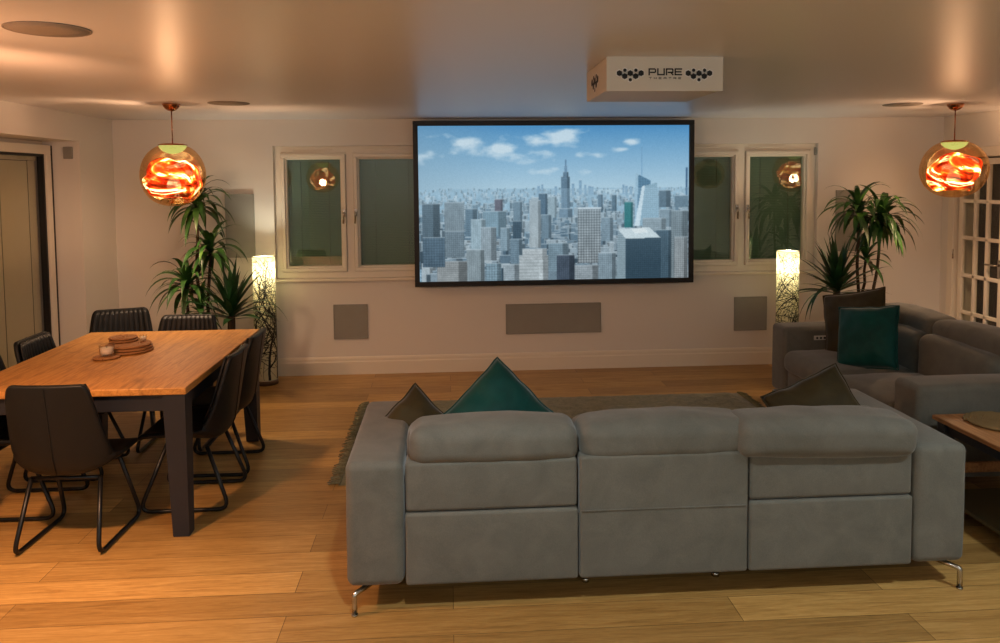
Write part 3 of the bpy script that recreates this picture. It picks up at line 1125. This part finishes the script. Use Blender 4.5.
def floor_lamp(x, y, label, seed):
    f = empty('floor_lamp', (x, y, 0))
    r, z0, z1 = .098, .035, 1.16
    m = MB()
    m.lathe([(r + .004, 0), (r + .004, .034), (r - .002, .038), (.004, .038)], seg=40)
    m.build('base', M['bark_brown'], f)
    m = MB()
    prof = [(r, z0 + (z1 - z0) * i / 20) for i in range(21)]
    m.lathe(prof, seg=48, cap=False)
    shd = m.build('lamp_shade', M['shade'], f)
    for z in (z1 - .004, z0 + .006):
        m = MB()
        m.tube([((r + .001) * math.cos(t), (r + .001) * math.sin(t), z) for t in [2 * PI * q / 40 for q in range(40)]], .004, 6, closed=True)
        m.build('shade_rim', M['chrome'], shd)
    # printed branches that wrap around the shade
    rs = random.Random(seed)
    m = MB()

    def strip(pts, ws):
        left, right = [], []
        for i, (th, z) in enumerate(pts):
            a = pts[max(0, i - 1)]
            b = pts[min(len(pts) - 1, i + 1)]
            du, dz = (b[0] - a[0]) * r, b[1] - a[1]
            L = math.hypot(du, dz) or 1
            nu, nz = -dz / L * ws[i] / 2, du / L * ws[i] / 2
            for lst, s in ((left, 1), (right, -1)):
                t2 = th + s * nu / r
                z2 = min(max(z + s * nz, z0 + .01), z1 - .01)
                lst.append(Vector(((r + .0018) * math.cos(t2), (r + .0018) * math.sin(t2), z2)))
        m.grid([left, right])

    def branch(th, z, ang, w, length, depth):
        n = 24
        pts, ws = [(th, z)], [w]
        for i in range(n):
            ang += rs.uniform(-.15, .15)
            th += math.sin(ang) * length / n / r
            z += math.cos(ang) * length / n
            pts.append((th, z))
            ws.append(w * (1 - .5 * (i + 1) / n))
            if depth > 0 and i % 4 == 3 and rs.random() < .75:
                branch(th, z, ang + rs.choice((-1, 1)) * rs.uniform(.4, 1.0), ws[-1] * .75, length * rs.uniform(.5, .75), depth - 1)
            if z > z1 - .02:
                break
        strip(pts, ws)
    for q in range(5):
        branch(q * 2 * PI / 5 + rs.uniform(-.2, .2), z0 + .012, rs.uniform(-.15, .15), .024, .7, 3)
    # small leaves scattered through the upper half
    for q in range(760):
        z = z0 + .12 + (z1 - z0 - .15) * rs.random() ** .8
        th = rs.random() * 2 * PI
        a = rs.random() * PI
        L = rs.uniform(.012, .03)
        strip([(th, z), (th + math.sin(a) * L * .5 / r, z + math.cos(a) * L * .5), (th + math.sin(a) * L / r, z + math.cos(a) * L)], [.001, rs.uniform(.004, .008), .001])
    m.build('branch_print', M['inkblack'], shd)
    # bulb and holder
    m = MB()
    m.tube([(0, 0, .036), (0, 0, .93)], .008, 8)
    m.tube([(0, 0, .9), (0, 0, .96)], .018, 12)
    m.build('lamp_stem', M['white'], f)
    m = MB()
    m.lathe([(.012, .955), (.02, .975), (.03, 1.0), (.032, 1.02), (.026, 1.042), (.012, 1.055), (.002, 1.058)], seg=20)
    m.build('bulb', M['bulb'], f)
    L = bpy.data.lights.new('floor_lamp_bulb', 'POINT')
    L.energy = LIGHT['lamp']
    L.color = LIGHT['lamp_col']
    L.shadow_soft_size = .035
    lo = bpy.data.objects.new('floor_lamp_bulb', L)
    COL.objects.link(lo)
    lo.location = (0, -.0, 1.022)
    lo.parent = f
    return tag(f, label, 'floor lamp', 'cylinder floor lamps')


M['bark_brown'] = mat_simple('brown_base', srgb(88, 62, 40), .5)
k = NT('bulb_glow')
e = k.n('ShaderNodeEmission')
e.inputs[0].default_value = (1, .93, .74, 1)
e.inputs[1].default_value = 9
t = k.n('ShaderNodeBsdfTransparent')
ms = k.n('ShaderNodeMixShader')
ms.inputs[0].default_value = .35
k.l(t.outputs[0], ms.inputs[1])
k.l(e.outputs[0], ms.inputs[2])
k.l(ms.outputs[0], k.out.inputs[0])
M['bulb'] = k.m
floor_lamp(-1.663, 7.1, 'lit white cylinder floor lamp with black branches, beside the left plants', 3)
floor_lamp(3.09, 6.9, 'lit white cylinder floor lamp with black branches, behind the right sofa', 8)


# ------------------------------------------------------------------ sofas


def sofa(name, loc, rz, mods, modw, armw, depth, label, hr_over=None, hr_z=.782):
    """local frame: x along the width, back plane at y = 0, seat towards +y"""
    s = empty(name, loc, rz)
    wid = mods * modw + 2 * armw
    x0 = -wid / 2
    zb, za = .112, .648
    F = M['sofa']
    for sx in (-1, 1):
        xc = sx * (wid / 2 - armw / 2)
        MB().soft((xc, depth / 2, (zb + za) / 2), (armw - .004, depth, za - zb), .035, (.004, .004, .012), 12, .003, 5, sx).build('arm', F, s)
    # base box below the seats
    MB().box((0, depth / 2 + .03, .2), (wid - 2 * armw + .02, depth - .2, .15), .01).build('base', F, s)
    for i in range(mods):
        xc = x0 + armw + modw * (i + .5)
        split = (mods == 2) or i != 1
        if split:
            MB().soft((xc, .07, .268), (modw - .006, .14, .312), .014, (0, .004, 0), 10).build('lower_back', F, s)
            MB().soft((xc, .075, .535), (modw - .012, .135, .212), .016, (0, .006, 0), 10).build('upper_back', F, s)
        else:
            bk = MB().soft((xc, .07, .38), (modw - .006, .14, .536), .014, (0, .003, 0), 12).build('lower_back', F, s)
            MB().box((xc, -.0035, .413), (modw - .02, .006, .004), .001).build('seam', F, bk)
        # headrest, seat and front of the back
        over = (hr_over or {}).get(i, (0, 0, 0, 0))
        sg = lambda u, v, w: -.012 * u * u * max(0, w)
        rot = Matrix.Rotation(over[3], 3, 'Y')
        MB().soft((xc + over[0], .13 + over[1], hr_z - .084), (modw - .008 + over[2], .25, .172), .06, (.0, .012, .016), 16, .006, 9, i * 3.1 + 1, rot, sag=sg).build('headrest', F, s)
        MB().soft((xc, .25, .56), (modw - .012, .2, .36), .06, (0, .03, .01), 12, .006, 7, i).build('back_cushion', F, s)
        MB().soft((xc, .25 + (depth - .22) / 2, .395), (modw - .008, depth - .24, .16), .06, (0, .015, .03), 14, .006, 6, i + 5).build('seat_cushion', F, s)
        MB().soft((xc, depth - .075, .225), (modw - .012, .11, .2), .02, (0, .006, 0), 8).build('footrest', F, s)
    # legs: flat chrome brackets at the corners
    for sx in (-1, 1):
        for (y, dy) in ((.05, -.06), (depth - .06, .05)):
            xx = sx * (wid / 2 - .12)
            pts = fillet([(xx, y + .03, .108), (xx + sx * .085, y + dy, .092), (xx + sx * .085, y + dy, .004)], .012, 4)
            m = MB()
            m.tube(pts, .0115, 10)
            m.tube([(xx + sx * .085, y + dy, 0), (xx + sx * .085, y + dy, .007)], .014, 12)
            m.box((xx, y + .03, .109), (.06, .05, .008), .002)
            m.build('leg', M['chrome'], s)
    if mods == 3:
        for q in (1, 2):
            xx = x0 + armw + modw * q + (.06 if q == 1 else -.08)
            m = MB()
            m.tube([(xx, .19, 0), (xx, .19, .125)], .012, 10)
            m.tube([(xx, .19, 0), (xx, .19, .02)], .017, 12)
            m.build('leg', M['chrome'], s)
        for q in (0, 2):
            for e in (-.28, .26):
                m = MB()
                m.soft((x0 + armw + modw * (q + .5) + e, .16, .095), (.07, .1, .07), .02, n=4)
                m.build('recliner_mechanism', M['sofa_dark'], s)
    return tag(s, label, 'sofa', 'suede sofas')


sofa('sofa', (.914, 3.222, 0), 0, 3, .744, .248, .95, 'large taupe suede three-seat sofa seen from behind',
     {2: (-.025, -.045, .07, math.radians(1.5)), 1: (.02, 0, .02, 0), 0: (.015, 0, -.01, 0)})
s2 = sofa('sofa', (3.57, 5.145, 0), PI / 2, 2, .744, .255, .95, 'taupe suede two-seat sofa under the right pendant, in front of the plants', None, .845)
m = MB()
m.box((.742, .66, .565), (.008, .11, .035), .004, mi=0)
for q in (-.03, 0, .03):
    m.tube([(.738, .66 + q, .565), (.735, .66 + q, .565)], .009, 12, mi=1)
cp = m.build('control_panel', [M['silver'], M['sofa_dark']], s2)
tag(cp, 'small chrome switch panel')


def pillow(loc, size, thick, rot, mat, label, seed, crease=.012):
    """scatter cushion: pinched corners, plump middle"""
    n = 22
    a = size / 2
    o = empty('scatter_cushion', loc)
    o.rotation_euler = (Matrix.Rotation(math.radians(rot[2]), 3, 'Z') @ Matrix.Rotation(math.radians(rot[0]), 3, 'X') @ Matrix.Rotation(math.radians(rot[1]), 3, 'Z')).to_euler()
    m = MB()
    V = {}
    for side in (1, -1):
        for i in range(n + 1):
            for j in range(n + 1):
                u, v = -1 + 2 * i / n, -1 + 2 * j / n
                edge = abs(u) > .999 or abs(v) > .999
                if edge and (0, i, j) in V:
                    continue
                t = (max(0, 1 - abs(u) ** 2.4) * max(0, 1 - abs(v) ** 2.4)) ** .55
                x = a * u * (1 - .05 * (1 - v * v))
                y = a * v * (1 - .05 * (1 - u * u))
                z = side * thick / 2 * t
                nv = noise.noise_vector(Vector((u * 2.3 + seed, v * 2.3, side)))
                x += nv.x * crease * .6
                y += nv.y * crease * .6
                z += nv.z * crease * (1.6 if not edge else .8)
                V[(0 if edge else side, i, j)] = m.b.verts.new((x, y, z))
    g = lambda s, i, j: V.get((s, i, j)) or V[(0, i, j)]
    for s in (1, -1):
        for i in range(n):
            for j in range(n):
                f = m.b.faces.new((g(s, i, j), g(s, i + 1, j), g(s, i + 1, j + 1), g(s, i, j + 1)))
                f.smooth = True
    rim = []
    for i in range(n):
        rim.append(V[(0, i, 0)].co.copy())
    for j in range(n):
        rim.append(V[(0, n, j)].co.copy())
    for i in range(n, 0, -1):
        rim.append(V[(0, i, n)].co.copy())
    for j in range(n, 0, -1):
        rim.append(V[(0, 0, j)].co.copy())
    cv = m.build('cushion_cover', mat, o)
    MB().tube(rim, .005, 6, closed=True).build('piping', mat, cv)
    return tag(o, label, 'cushion', 'scatter cushions on the sofas')


R = math.radians
# local x,y = cushion plane, z = thickness; stood up by rotating about x
pillow((.24, 3.82, .62), .46, .17, (66, 44, 0), M['teal'], 'teal velvet cushion on its corner against the back of the large sofa', 1)
pillow((-.175, 3.80, .535), .42, .16, (60, 40, 12), M['olive'], 'dark olive cushion in the corner by the left arm of the large sofa', 4)
pillow((1.88, 3.78, .60), .44, .16, (62, 24, -8), M['olive'], 'olive cushion by the right arm of the large sofa, one corner poking up', 6)
pillow((3.06, 5.66, .715), .50, .17, (74, 14, -60), M['olive'], 'dark olive cushion on the two-seat sofa, behind the teal one', 8)
pillow((2.95, 5.28, .69), .45, .17, (72, 10, -60), M['teal'], 'teal velvet cushion on the two-seat sofa in front of an olive one', 3)

# ------------------------------------------------------------------ rug
rug = empty('rug', (.85, 5.5, 0))
rx0, rx1, ry0, ry1 = -1.53, 1.58, -.87, .87
m = MB()
n1, n2 = 90, 56
P = []
for j in range(n2 + 1):
    row = []
    for i in range(n1 + 1):
        u, w = i / n1, j / n2
        x, y = rx0 + (rx1 - rx0) * u, ry0 + (ry1 - ry0) * w
        e = min(u, 1 - u, w, 1 - w)
        z = .022 * min(1, e * 30) + .004
        z += .006 * noise.noise(Vector((x * 14, y * 14, 0)))
        row.append((x + .008 * noise.noise(Vector((x * 6, y * 6, 3))), y, max(z, .002)))
    P.append(row)
m.grid(P)
m.build('rug_pile', M['rug'], rug)
rs = random.Random(5)
for (xe, sgn) in ((rx0, -1), (rx1, 1)):
    m = MB()
    for q in range(70):
        y = ry0 + (ry1 - ry0) * (q + .5) / 70
        L = rs.uniform(.05, .075)
        m.tube([(xe - sgn * .01, y, .014), (xe + sgn * L * .5, y + rs.uniform(-.008, .008), .012), (xe + sgn * L, y + rs.uniform(-.015, .015), .005)], [.006, .0055, .003], 5)
    m.build('fringe', M['rug'], rug)
tag(rug, 'dark olive shaggy fringed rug on the floor in front of the large sofa', 'rug')

# ------------------------------------------------------------------ dining table
tb = empty('dining_table', (-1.93, 4.8, 0))
tx, ty, tz = .582, .785, .785
MB().box((0, 0, tz - .019), (2 * tx, 2 * ty, .038), .006).build('table_top', M['tabletop'], tb)
m = MB()
zc = tz - .038 - .045
for sy in (-1, 1):
    m.box((0, sy * (ty - .045), zc), (2 * tx - .2, .024, .09), .002)
for sx in (-1, 1):
    m.box((sx * (tx - .045), 0, zc), (.024, 2 * ty - .2, .09), .002)
m.build('apron', M['navy'], tb)
for sx in (-1, 1):
    for sy in (-1, 1):
        m = MB()
        zt = tz - .038
        xo, yo = sx * (tx - .01), sy * (ty - .01)
        rings = []
        for (z, w) in ((0, .078), (.004, .082), (zt - .12, .108), (zt, .11)):
            rings.append([m.b.verts.new((xo - sx * a * w, yo - sy * b * w, z)) for a, b in ((0, 0), (1, 0), (1, 1), (0, 1))])
        for A, B in zip(rings, rings[1:]):
            for q in range(4):
                m.b.faces.new((A[q], A[(q + 1) % 4], B[(q + 1) % 4], B[q]))
        m.b.faces.new(rings[0])
        m.b.faces.new(rings[-1])
        m.build('leg', M['navy'], tb)
tag(tb, 'oak-topped dining table with dark slate-blue legs', 'table')

# ------------------------------------------------------------------ dining chairs


def make_chair():
    c = empty('dining_chair')
    prof = [(.245, .405, .19, .0), (.232, .43, .212, .004), (.17, .438, .23, .016), (.05, .428, .244, .036), (-.07, .408, .25, .066), (-.15, .395, .25, .092),
            (-.192, .412, .244, .098), (-.214, .475, .236, .086), (-.228, .565, .226, .062), (-.241, .66, .216, .042), (-.254, .75, .207, .028), (-.264, .815, .198, .02), (-.269, .848, .186, .016), (-.271, .862, .166, .012)]
    prof = [(y + .02, z + .006, w, l) for (y, z, w, l) in prof]
    nx = 14
    m = MB()

    def surf(off=0, wsc=1.0, lo=0, hi=None, rib=0):
        hi = hi or len(prof)
        rows = []
        pr = prof[lo:hi]
        for i, (y, z, w, lift) in enumerate(pr):
            a = prof[max(0, lo + i - 1)]
            b = prof[min(len(prof) - 1, lo + i + 1)]
            ty_, tz_ = b[0] - a[0], b[1] - a[1]
            L = math.hypot(ty_, tz_)
            ny, nz = tz_ / L, -ty_ / L        # points up over the seat, forward on the back
            row = []
            cols = nx if not rib else 56
            for j in range(cols + 1):
                u = -1 + 2 * j / cols
                d_ = off + lift * abs(u) ** 2.6
                if rib:
                    d_ += .009 * abs(math.cos(u * PI * 5.5)) ** .6 * min(1, i, len(pr) - 1 - i)
                row.append((w * wsc * u, y + ny * d_, z + nz * d_))
            rows.append(row)
        return rows
    m.grid(surf())
    sh = m.build('shell', M['leather'], c)
    md = sh.modifiers.new('thick', 'SOLIDIFY')
    md.thickness = .03
    md.offset = 1
    md = sh.modifiers.new('round', 'SUBSURF')
    md.levels = 1
    md.render_levels = 2
    # ribbed pad on the inside of the back
    m = MB()
    m.grid(surf(-.002, .92, 7, 13, 1))
    pd = m.build('ribbed_back_pad', M['leather'], c)
    md = pd.modifiers.new('thick', 'SOLIDIFY')
    md.thickness = .012
    md.offset = -1
    # centre seam down the outside of the back
    m = MB()
    pts = []
    for i in range(6, 14):
        y, z = prof[i][0], prof[i][1]
        a, b = prof[i - 1], prof[min(13, i + 1)]
        ty_, tz_ = b[0] - a[0], b[1] - a[1]
        L = math.hypot(ty_, tz_)
        pts.append((0, y - tz_ / L * .031, z + ty_ / L * .031))
    m.tube(pts, .0022, 6)
    m.build('seam', M['leather'], sh)
    for sx in (-1, 1):
        x = sx * .205
        xi = sx * .17
        pts = fillet([(xi, -.11, .362), (x, -.235, .013), (x, .255, .013), (xi, .10, .388)], .07, 6)
        m = MB()
        m.tube(pts, .0115, 10)
        m.build('sled_leg', M['blackmetal'], c)
    m = MB()
    m.tube([(-.172, .10, .380), (.172, .10, .380)], .0105, 8)
    m.build('cross_bar', M['blackmetal'], c)
    MB().tube([(-.172, -.11, .356), (.172, -.11, .356)], .0105, 8).build('cross_bar', M['blackmetal'], c)
    return c


proto = make_chair()
chairs = [
    (-1.925, 4.07, R(-2), 'black leather chair with its back to the camera at the near end of the table'),
    (-1.47, 4.53, R(90), 'black leather chair on the right side of the table, nearest the table leg at front'),
    (-1.48, 5.045, R(90), 'black leather chair on the right side of the table, nearer the back wall'),
    (-1.90, 5.52, R(180), 'black leather chair at the far end of the table, below the left pendant and plants'),
    (-2.43, 5.87, R(200), 'black leather chair at the far end of the table, left one, mostly hidden'),
    (-2.385, 5.05, R(-90), 'black leather chair left of the table, its ribbed back by the glazed door'),
    (-2.40, 4.49, R(-90), 'black leather chair cut by the left frame edge, side of the table'),
]
for i, (x, y, rz, lab) in enumerate(chairs):
    o = proto if i == 0 else copy_tree(proto)
    o.location = (x, y, 0)
    o.rotation_euler = (0, 0, rz)
    tag(o, lab, 'chair', 'black sled-leg dining chairs')


# ------------------------------------------------------------------ woven mats and candles


def woven_mat(x, y, z, r, label, group, h=.014, seed=0, mat='wicker'):
    m = MB()
    rs = random.Random(seed)
    pts = []
    turns = max(3, int(r / .011))
    n = turns * 40
    for i in range(n + 1):
        t = 2 * PI * turns * i / n
        rr = .005 + (r - .005) * i / n
        pts.append((rr * math.cos(t), rr * math.sin(t), h / 2 + .0015 * math.sin(t * 21.5)))
    m.tube(pts, [h / 2 * (1 + .18 * math.sin(i * 2.1)) for i in range(n + 1)], 6)
    o = m.build('woven_mat', M[mat])
    o.location = (x, y, z + .002)
    o.rotation_euler = (0, 0, rs.random() * 6)
    return tag(o, label, 'place mat', group)


gm = 'woven mats on the dining table'
T = tz
woven_mat(-1.99, 4.93, T + .001, .135, 'round woven mat at the bottom of the right pile on the dining table', gm, .014, 1)
woven_mat(-1.985, 4.935, T + .0175, .133, 'round woven mat in the middle of the right pile on the dining table', gm, .014, 2)
woven_mat(-1.995, 4.93, T + .034, .13, 'round woven mat on top of the right pile, under the two small mats', gm, .014, 3)
woven_mat(-2.05, 5.0, T + .0505, .085, 'small woven coaster on the mat pile, lower one, beside a white candle', gm, .012, 4)
woven_mat(-2.05, 5.0, T + .0645, .082, 'small woven coaster topmost of the mat pile on the dining table', gm, .012, 5)
woven_mat(-2.04, 4.735, T + .001, .075, 'small woven coaster under the glass candle holder on the dining table', gm, .012, 6)


def candle(x, y, z, r, h, label):
    o = empty('candle_holder', (x, y, z))
    m = MB()
    m.lathe([(.004, .002), (r * .8, .002), (r, .012), (r, h), (r - .003, h), (r - .003, .014), (r * .7, .008), (.004, .008)], seg=28, cap=False)
    m.build('glass_cup', M['candleglass'], o)
    m = MB()
    m.lathe([(.003, .01), (r - .006, .016), (r - .006, h * .72), (r * .5, h * .7), (.003, h * .69)], seg=24)
    wx = m.build('wax', M['wax'], o)
    m = MB()
    m.tube([(0, 0, h * .66), (.001, 0, h * .69 + .012)], .0015, 6)
    m.build('wick', M['inkblack'], wx)
    return tag(o, label, 'candle', 'candles on the dining table')


candle(-2.04, 4.735, T + .0145, .042, .07, 'glass holder with cream candle at the front of the mats')
candle(-1.925, 4.99, T + .05, .022, .04, 'tiny white candle in glass on the right mat pile')

# ------------------------------------------------------------------ coffee table
ct = empty('coffee_table', (3.0, 3.5, 0))
cxh, cyh, cz = .36, .55, .52
MB().box((0, 0, cz - .0125), (2 * cxh, 2 * cyh, .025), .005).build('table_top', M['coffee_top'], ct)
m = MB()
for sy in (-1, 1):
    m.box((0, sy * (cyh - .05), cz - .055), (2 * cxh - .12, .022, .06), .002)
for sx in (-1, 1):
    m.box((sx * (cxh - .05), 0, cz - .055), (.022, 2 * cyh - .12, .06), .002)
m.build('apron', M['navy'], ct)
for sx in (-1, 1):
    for sy in (-1, 1):
        MB().box((sx * (cxh - .05), sy * (cyh - .05), (cz - .025) / 2), (.062, .062, cz - .025), .004).build('leg', M['navy'], ct)
sh = MB().box((0, 0, .09), (2 * cxh - .04, 2 * cyh - .04, .022), .003).build('shelf', M['shelf'] if 'shelf' in M else M['coffee_top'], ct)
m = MB()
m.box((0, cyh - .05, .235), (2 * cxh - .16, .02, .055), .003)
m.build('back_rail', M['coffee_top'], ct)
tag(ct, 'low oak-topped coffee table with dark legs and a lower shelf, right of the large sofa', 'table')
woven_mat(2.9, 3.86, cz + .001, .17, 'large round woven mat lying on the low coffee table', 'woven mat on the coffee table', .014, 9, 'wicker_olive')

# ------------------------------------------------------------------ plants


def leaf_strip(m, p0, dirv, L, w, droop, fold=.18, n=9, twist=0):
    """one strap leaf: arching blade with a slight V fold"""
    p = Vector(p0)
    d = Vector(dirv).normalized()
    step = L / n
    rows = []
    side = d.cross(Vector((0, 0, 1)))
    if side.length < .05:
        side = Vector((1, 0, 0))
    side.normalize()
    for i in range(n + 1):
        t = i / n
        ww = w * (math.sin(PI * min(1, (t * .9 + .12))) ** .7) * (1 - t ** 3 * .75) * .5
        if i == n:
            ww = .0008
        up = side.cross(d).normalized()
        s2 = (side * math.cos(twist * t) + up * math.sin(twist * t))
        rows.append([p - s2 * ww + up * ww * fold, p.copy(), p + s2 * ww + up * ww * fold])
        d = (d + Vector((0, 0, -1)) * droop * step / L * (1 + 1.4 * t)).normalized()
        p = p + d * step
    m.grid(rows)


def head(m, c, n, L, w, droop, rs, spread=(-.1, 1.4), bias=(0, 0)):
    for i in range(n):
        az = i * 2.399963 + rs.uniform(-.3, .3)
        el = spread[0] + (spread[1] - spread[0]) * (i / n) ** .85
        dx, dy, dz = math.cos(az) * math.cos(el) + bias[0], math.sin(az) * math.cos(el) + bias[1], math.sin(el)
        off = Vector((0, 0, .07 * i / n))
        leaf_strip(m, Vector(c) + off, (dx, dy, dz), L * rs.uniform(.75, 1.1), w * rs.uniform(.85, 1.1), droop * rs.uniform(.8, 1.25), twist=rs.uniform(-.5, .5))


def pot(parent, r, h):
    m = MB()
    m.lathe([(.005, 0), (r * .72, 0), (r * .78, .012), (r * .95, h * .6), (r, h), (r * .93, h), (r * .9, h - .03), (.005, h - .035)], seg=36, cap=False)
    m.build('pot', M['pot'], parent)
    m = MB()
    m.lathe([(.004, h - .03), (r * .5, h - .026), (r * .9, h - .032)], seg=24, cap=False)
    m.build('soil', M['soil'], parent)


def stem_pts(a, b, rs, n=8, wob=.015):
    a, b = Vector(a), Vector(b)
    out = []
    for i in range(n + 1):
        t = i / n
        q = a.lerp(b, t)
        q += Vector((rs.uniform(-wob, wob), rs.uniform(-wob, wob), 0)) * math.sin(PI * t)
        out.append(q)
    return out


def dracaena(loc, stems, label, seed, potr=.125, poth=.3):
    p = empty('potted_dracaena', loc)
    rs = random.Random(seed)
    pot(p, potr, poth)
    for (bx, by, hx_, hy_, hz_, n, L, droop) in stems:
        m = MB()
        pts = stem_pts((bx, by, poth - .03), (hx_, hy_, hz_), rs)
        m.tube(pts, [.017 - .006 * i / 8 for i in range(9)], 8)
        m.build('stem', M['bark'], p)
        m = MB()
        head(m, (hx_, hy_, hz_ - .04), n, L, .054, droop, rs)
        m.build('leaf_crown', M['leaf'], p)
    return tag(p, label, 'plant', 'potted plants')


def yucca(loc, hz_, n, L, label, seed, potr=.135, poth=.26, extra=()):
    p = empty('potted_yucca', loc)
    rs = random.Random(seed)
    pot(p, potr, poth)
    m = MB()
    m.tube(stem_pts((0, 0, poth - .03), (0, 0, hz_), rs, wob=.006), [.036 - .006 * i / 8 for i in range(9)], 10)
    m.build('stem', M['bark'], p)
    m = MB()
    head(m, (0, 0, hz_ - .03), n, L, .058, .35, rs, (.15, 1.45))
    for (dx, dy, dz, LL, dr) in extra:
        leaf_strip(m, (0, 0, hz_), (dx, dy, dz), LL, .035, dr)
    m.build('leaf_crown', M['yucca'], p)
    return tag(p, label, 'plant', 'potted plants')


# left corner
dracaena((-2.09, 6.55, 0), [
    (.02, .0, .035, -.02, 1.64, 46, .38, 1.45),
    (.05, .03, .13, -.02, 1.26, 40, .36, 1.4),
    (-.05, -.02, -.05, -.06, .98, 42, .38, 1.4),
    (.0, -.05, .06, -.1, .78, 20, .28, 1.2)], 'tall three-headed dracaena in the corner behind the dining table', 21)
yucca((-1.80, 6.52, 0), .72, 40, .46, 'spiky yucca between the dracaena and the left floor lamp', 4, extra=((.55, -.1, .75, .6, 1.5), (.9, -.2, .5, .45, .8)))
# right corner
dracaena((3.64, 6.6, 0), [
    (-.04, .0, -.07, -.02, 1.52, 48, .38, 1.45),
    (.05, -.02, .12, -.06, 1.44, 60, .42, 1.6),
    (.0, .05, .02, .0, 1.1, 16, .3, 1.1)], 'two-headed dracaena in the corner behind the two-seat sofa', 33)
yucca((3.36, 6.52, 0), .84, 46, .48, 'spiky yucca between the right floor lamp and the dracaena', 9, extra=((-.9, -.2, .5, .5, 2.0), (-.95, .1, .3, .48, 1.6), (-.7, -.3, .7, .5, 2.2)))

# ------------------------------------------------------------------ added fill lights: domes behind the camera, spots above the frame


def fill_dome(x, y, label, energy):  # unseen fill lamp, added to brighten ceiling, walls and sofa back
    o = empty('fill_dome', (x, y, H))
    MB().lathe([(.11, 0), (.11, -.02), (.1, -.024), (.02, -.024)], seg=36).build('base_plate', M['white'], o)
    MB().lathe([(.1, -.024), (.098, -.05), (.085, -.085), (.06, -.11), (.03, -.124), (.002, -.128)], seg=36, cap=False).build('opal_dome', M['bulb'], o)
    L = bpy.data.lights.new('fill_dome_bulb', 'POINT')
    L.energy = energy
    L.color = LIGHT['fill_col']
    L.shadow_soft_size = .04
    lo = bpy.data.objects.new('fill_dome_bulb', L)
    COL.objects.link(lo)
    lo.location = (0, 0, -.075)
    lo.parent = o
    return tag(o, label, 'fill light', 'fill lights added behind the camera')


def fill_spot(x, y, label, energy):  # unseen fill spot, added to brighten the front floor
    o = empty('fill_spot', (x, y, H))
    MB().lathe([(.05, 0), (.05, -.004), (.042, -.006), (.038, -.002), (.038, 0)], seg=28).build('bezel_ring', M['white'], o)
    MB().lathe([(.038, -.001), (.02, -.0015), (.001, -.0015)], seg=24).build('lens', M['bulb'], o)
    L = bpy.data.lights.new('fill_spot_beam', 'SPOT')
    L.energy = energy
    L.color = LIGHT['fill_col']
    L.spot_size = math.radians(125)
    L.spot_blend = .8
    L.shadow_soft_size = .05
    lo = bpy.data.objects.new('fill_spot_beam', L)
    COL.objects.link(lo)
    lo.location = (0, 0, -.03)
    lo.parent = o
    return tag(o, label, 'fill_spot', 'fill spots added over the front of the room')


for (x, y) in ((0, 2.1), (2.7, 2.1)):
    fill_spot(x, y, 'added fill light in the ceiling just above the top frame edge', LIGHT['spot'])
for (x, y) in ((-1.4, -.9), (.9, -.9), (3.2, -.9)):
    fill_dome(x, y, 'round opal fill light added in the part of the room behind the camera', LIGHT['room'])

w = bpy.data.worlds.new('night')
SC.world = w
w.use_nodes = True
w.node_tree.nodes['Background'].inputs[0].default_value = (.02, .03, .05, 1)
w.node_tree.nodes['Background'].inputs[1].default_value = .3

# ------------------------------------------------------------------ camera
cam = bpy.data.cameras.new('camera')
cam.sensor_width = 36
cam.lens = 36 * .7795
cam.shift_y = -.0933
co = bpy.data.objects.new('camera', cam)
COL.objects.link(co)
co.matrix_world = Matrix.Translation((0, 0, 1.83)) @ Matrix.Rotation(-.066, 4, 'Z') @ Matrix.Rotation(PI / 2 - .0625, 4, 'X') @ Matrix.Rotation(-.0085, 4, 'Z')
SC.camera = co
vs = SC.view_settings
SC.display_settings.display_device = 'sRGB'
vs.view_transform = 'Standard'
vs.look = 'None'
vs.exposure = 0
vs.gamma = 1
vs.use_curve_mapping = False
SC.cycles.use_denoising = True
SC.cycles.max_bounces = 10
SC.cycles.transparent_max_bounces = 16
SC.cycles.sample_clamp_indirect = 4
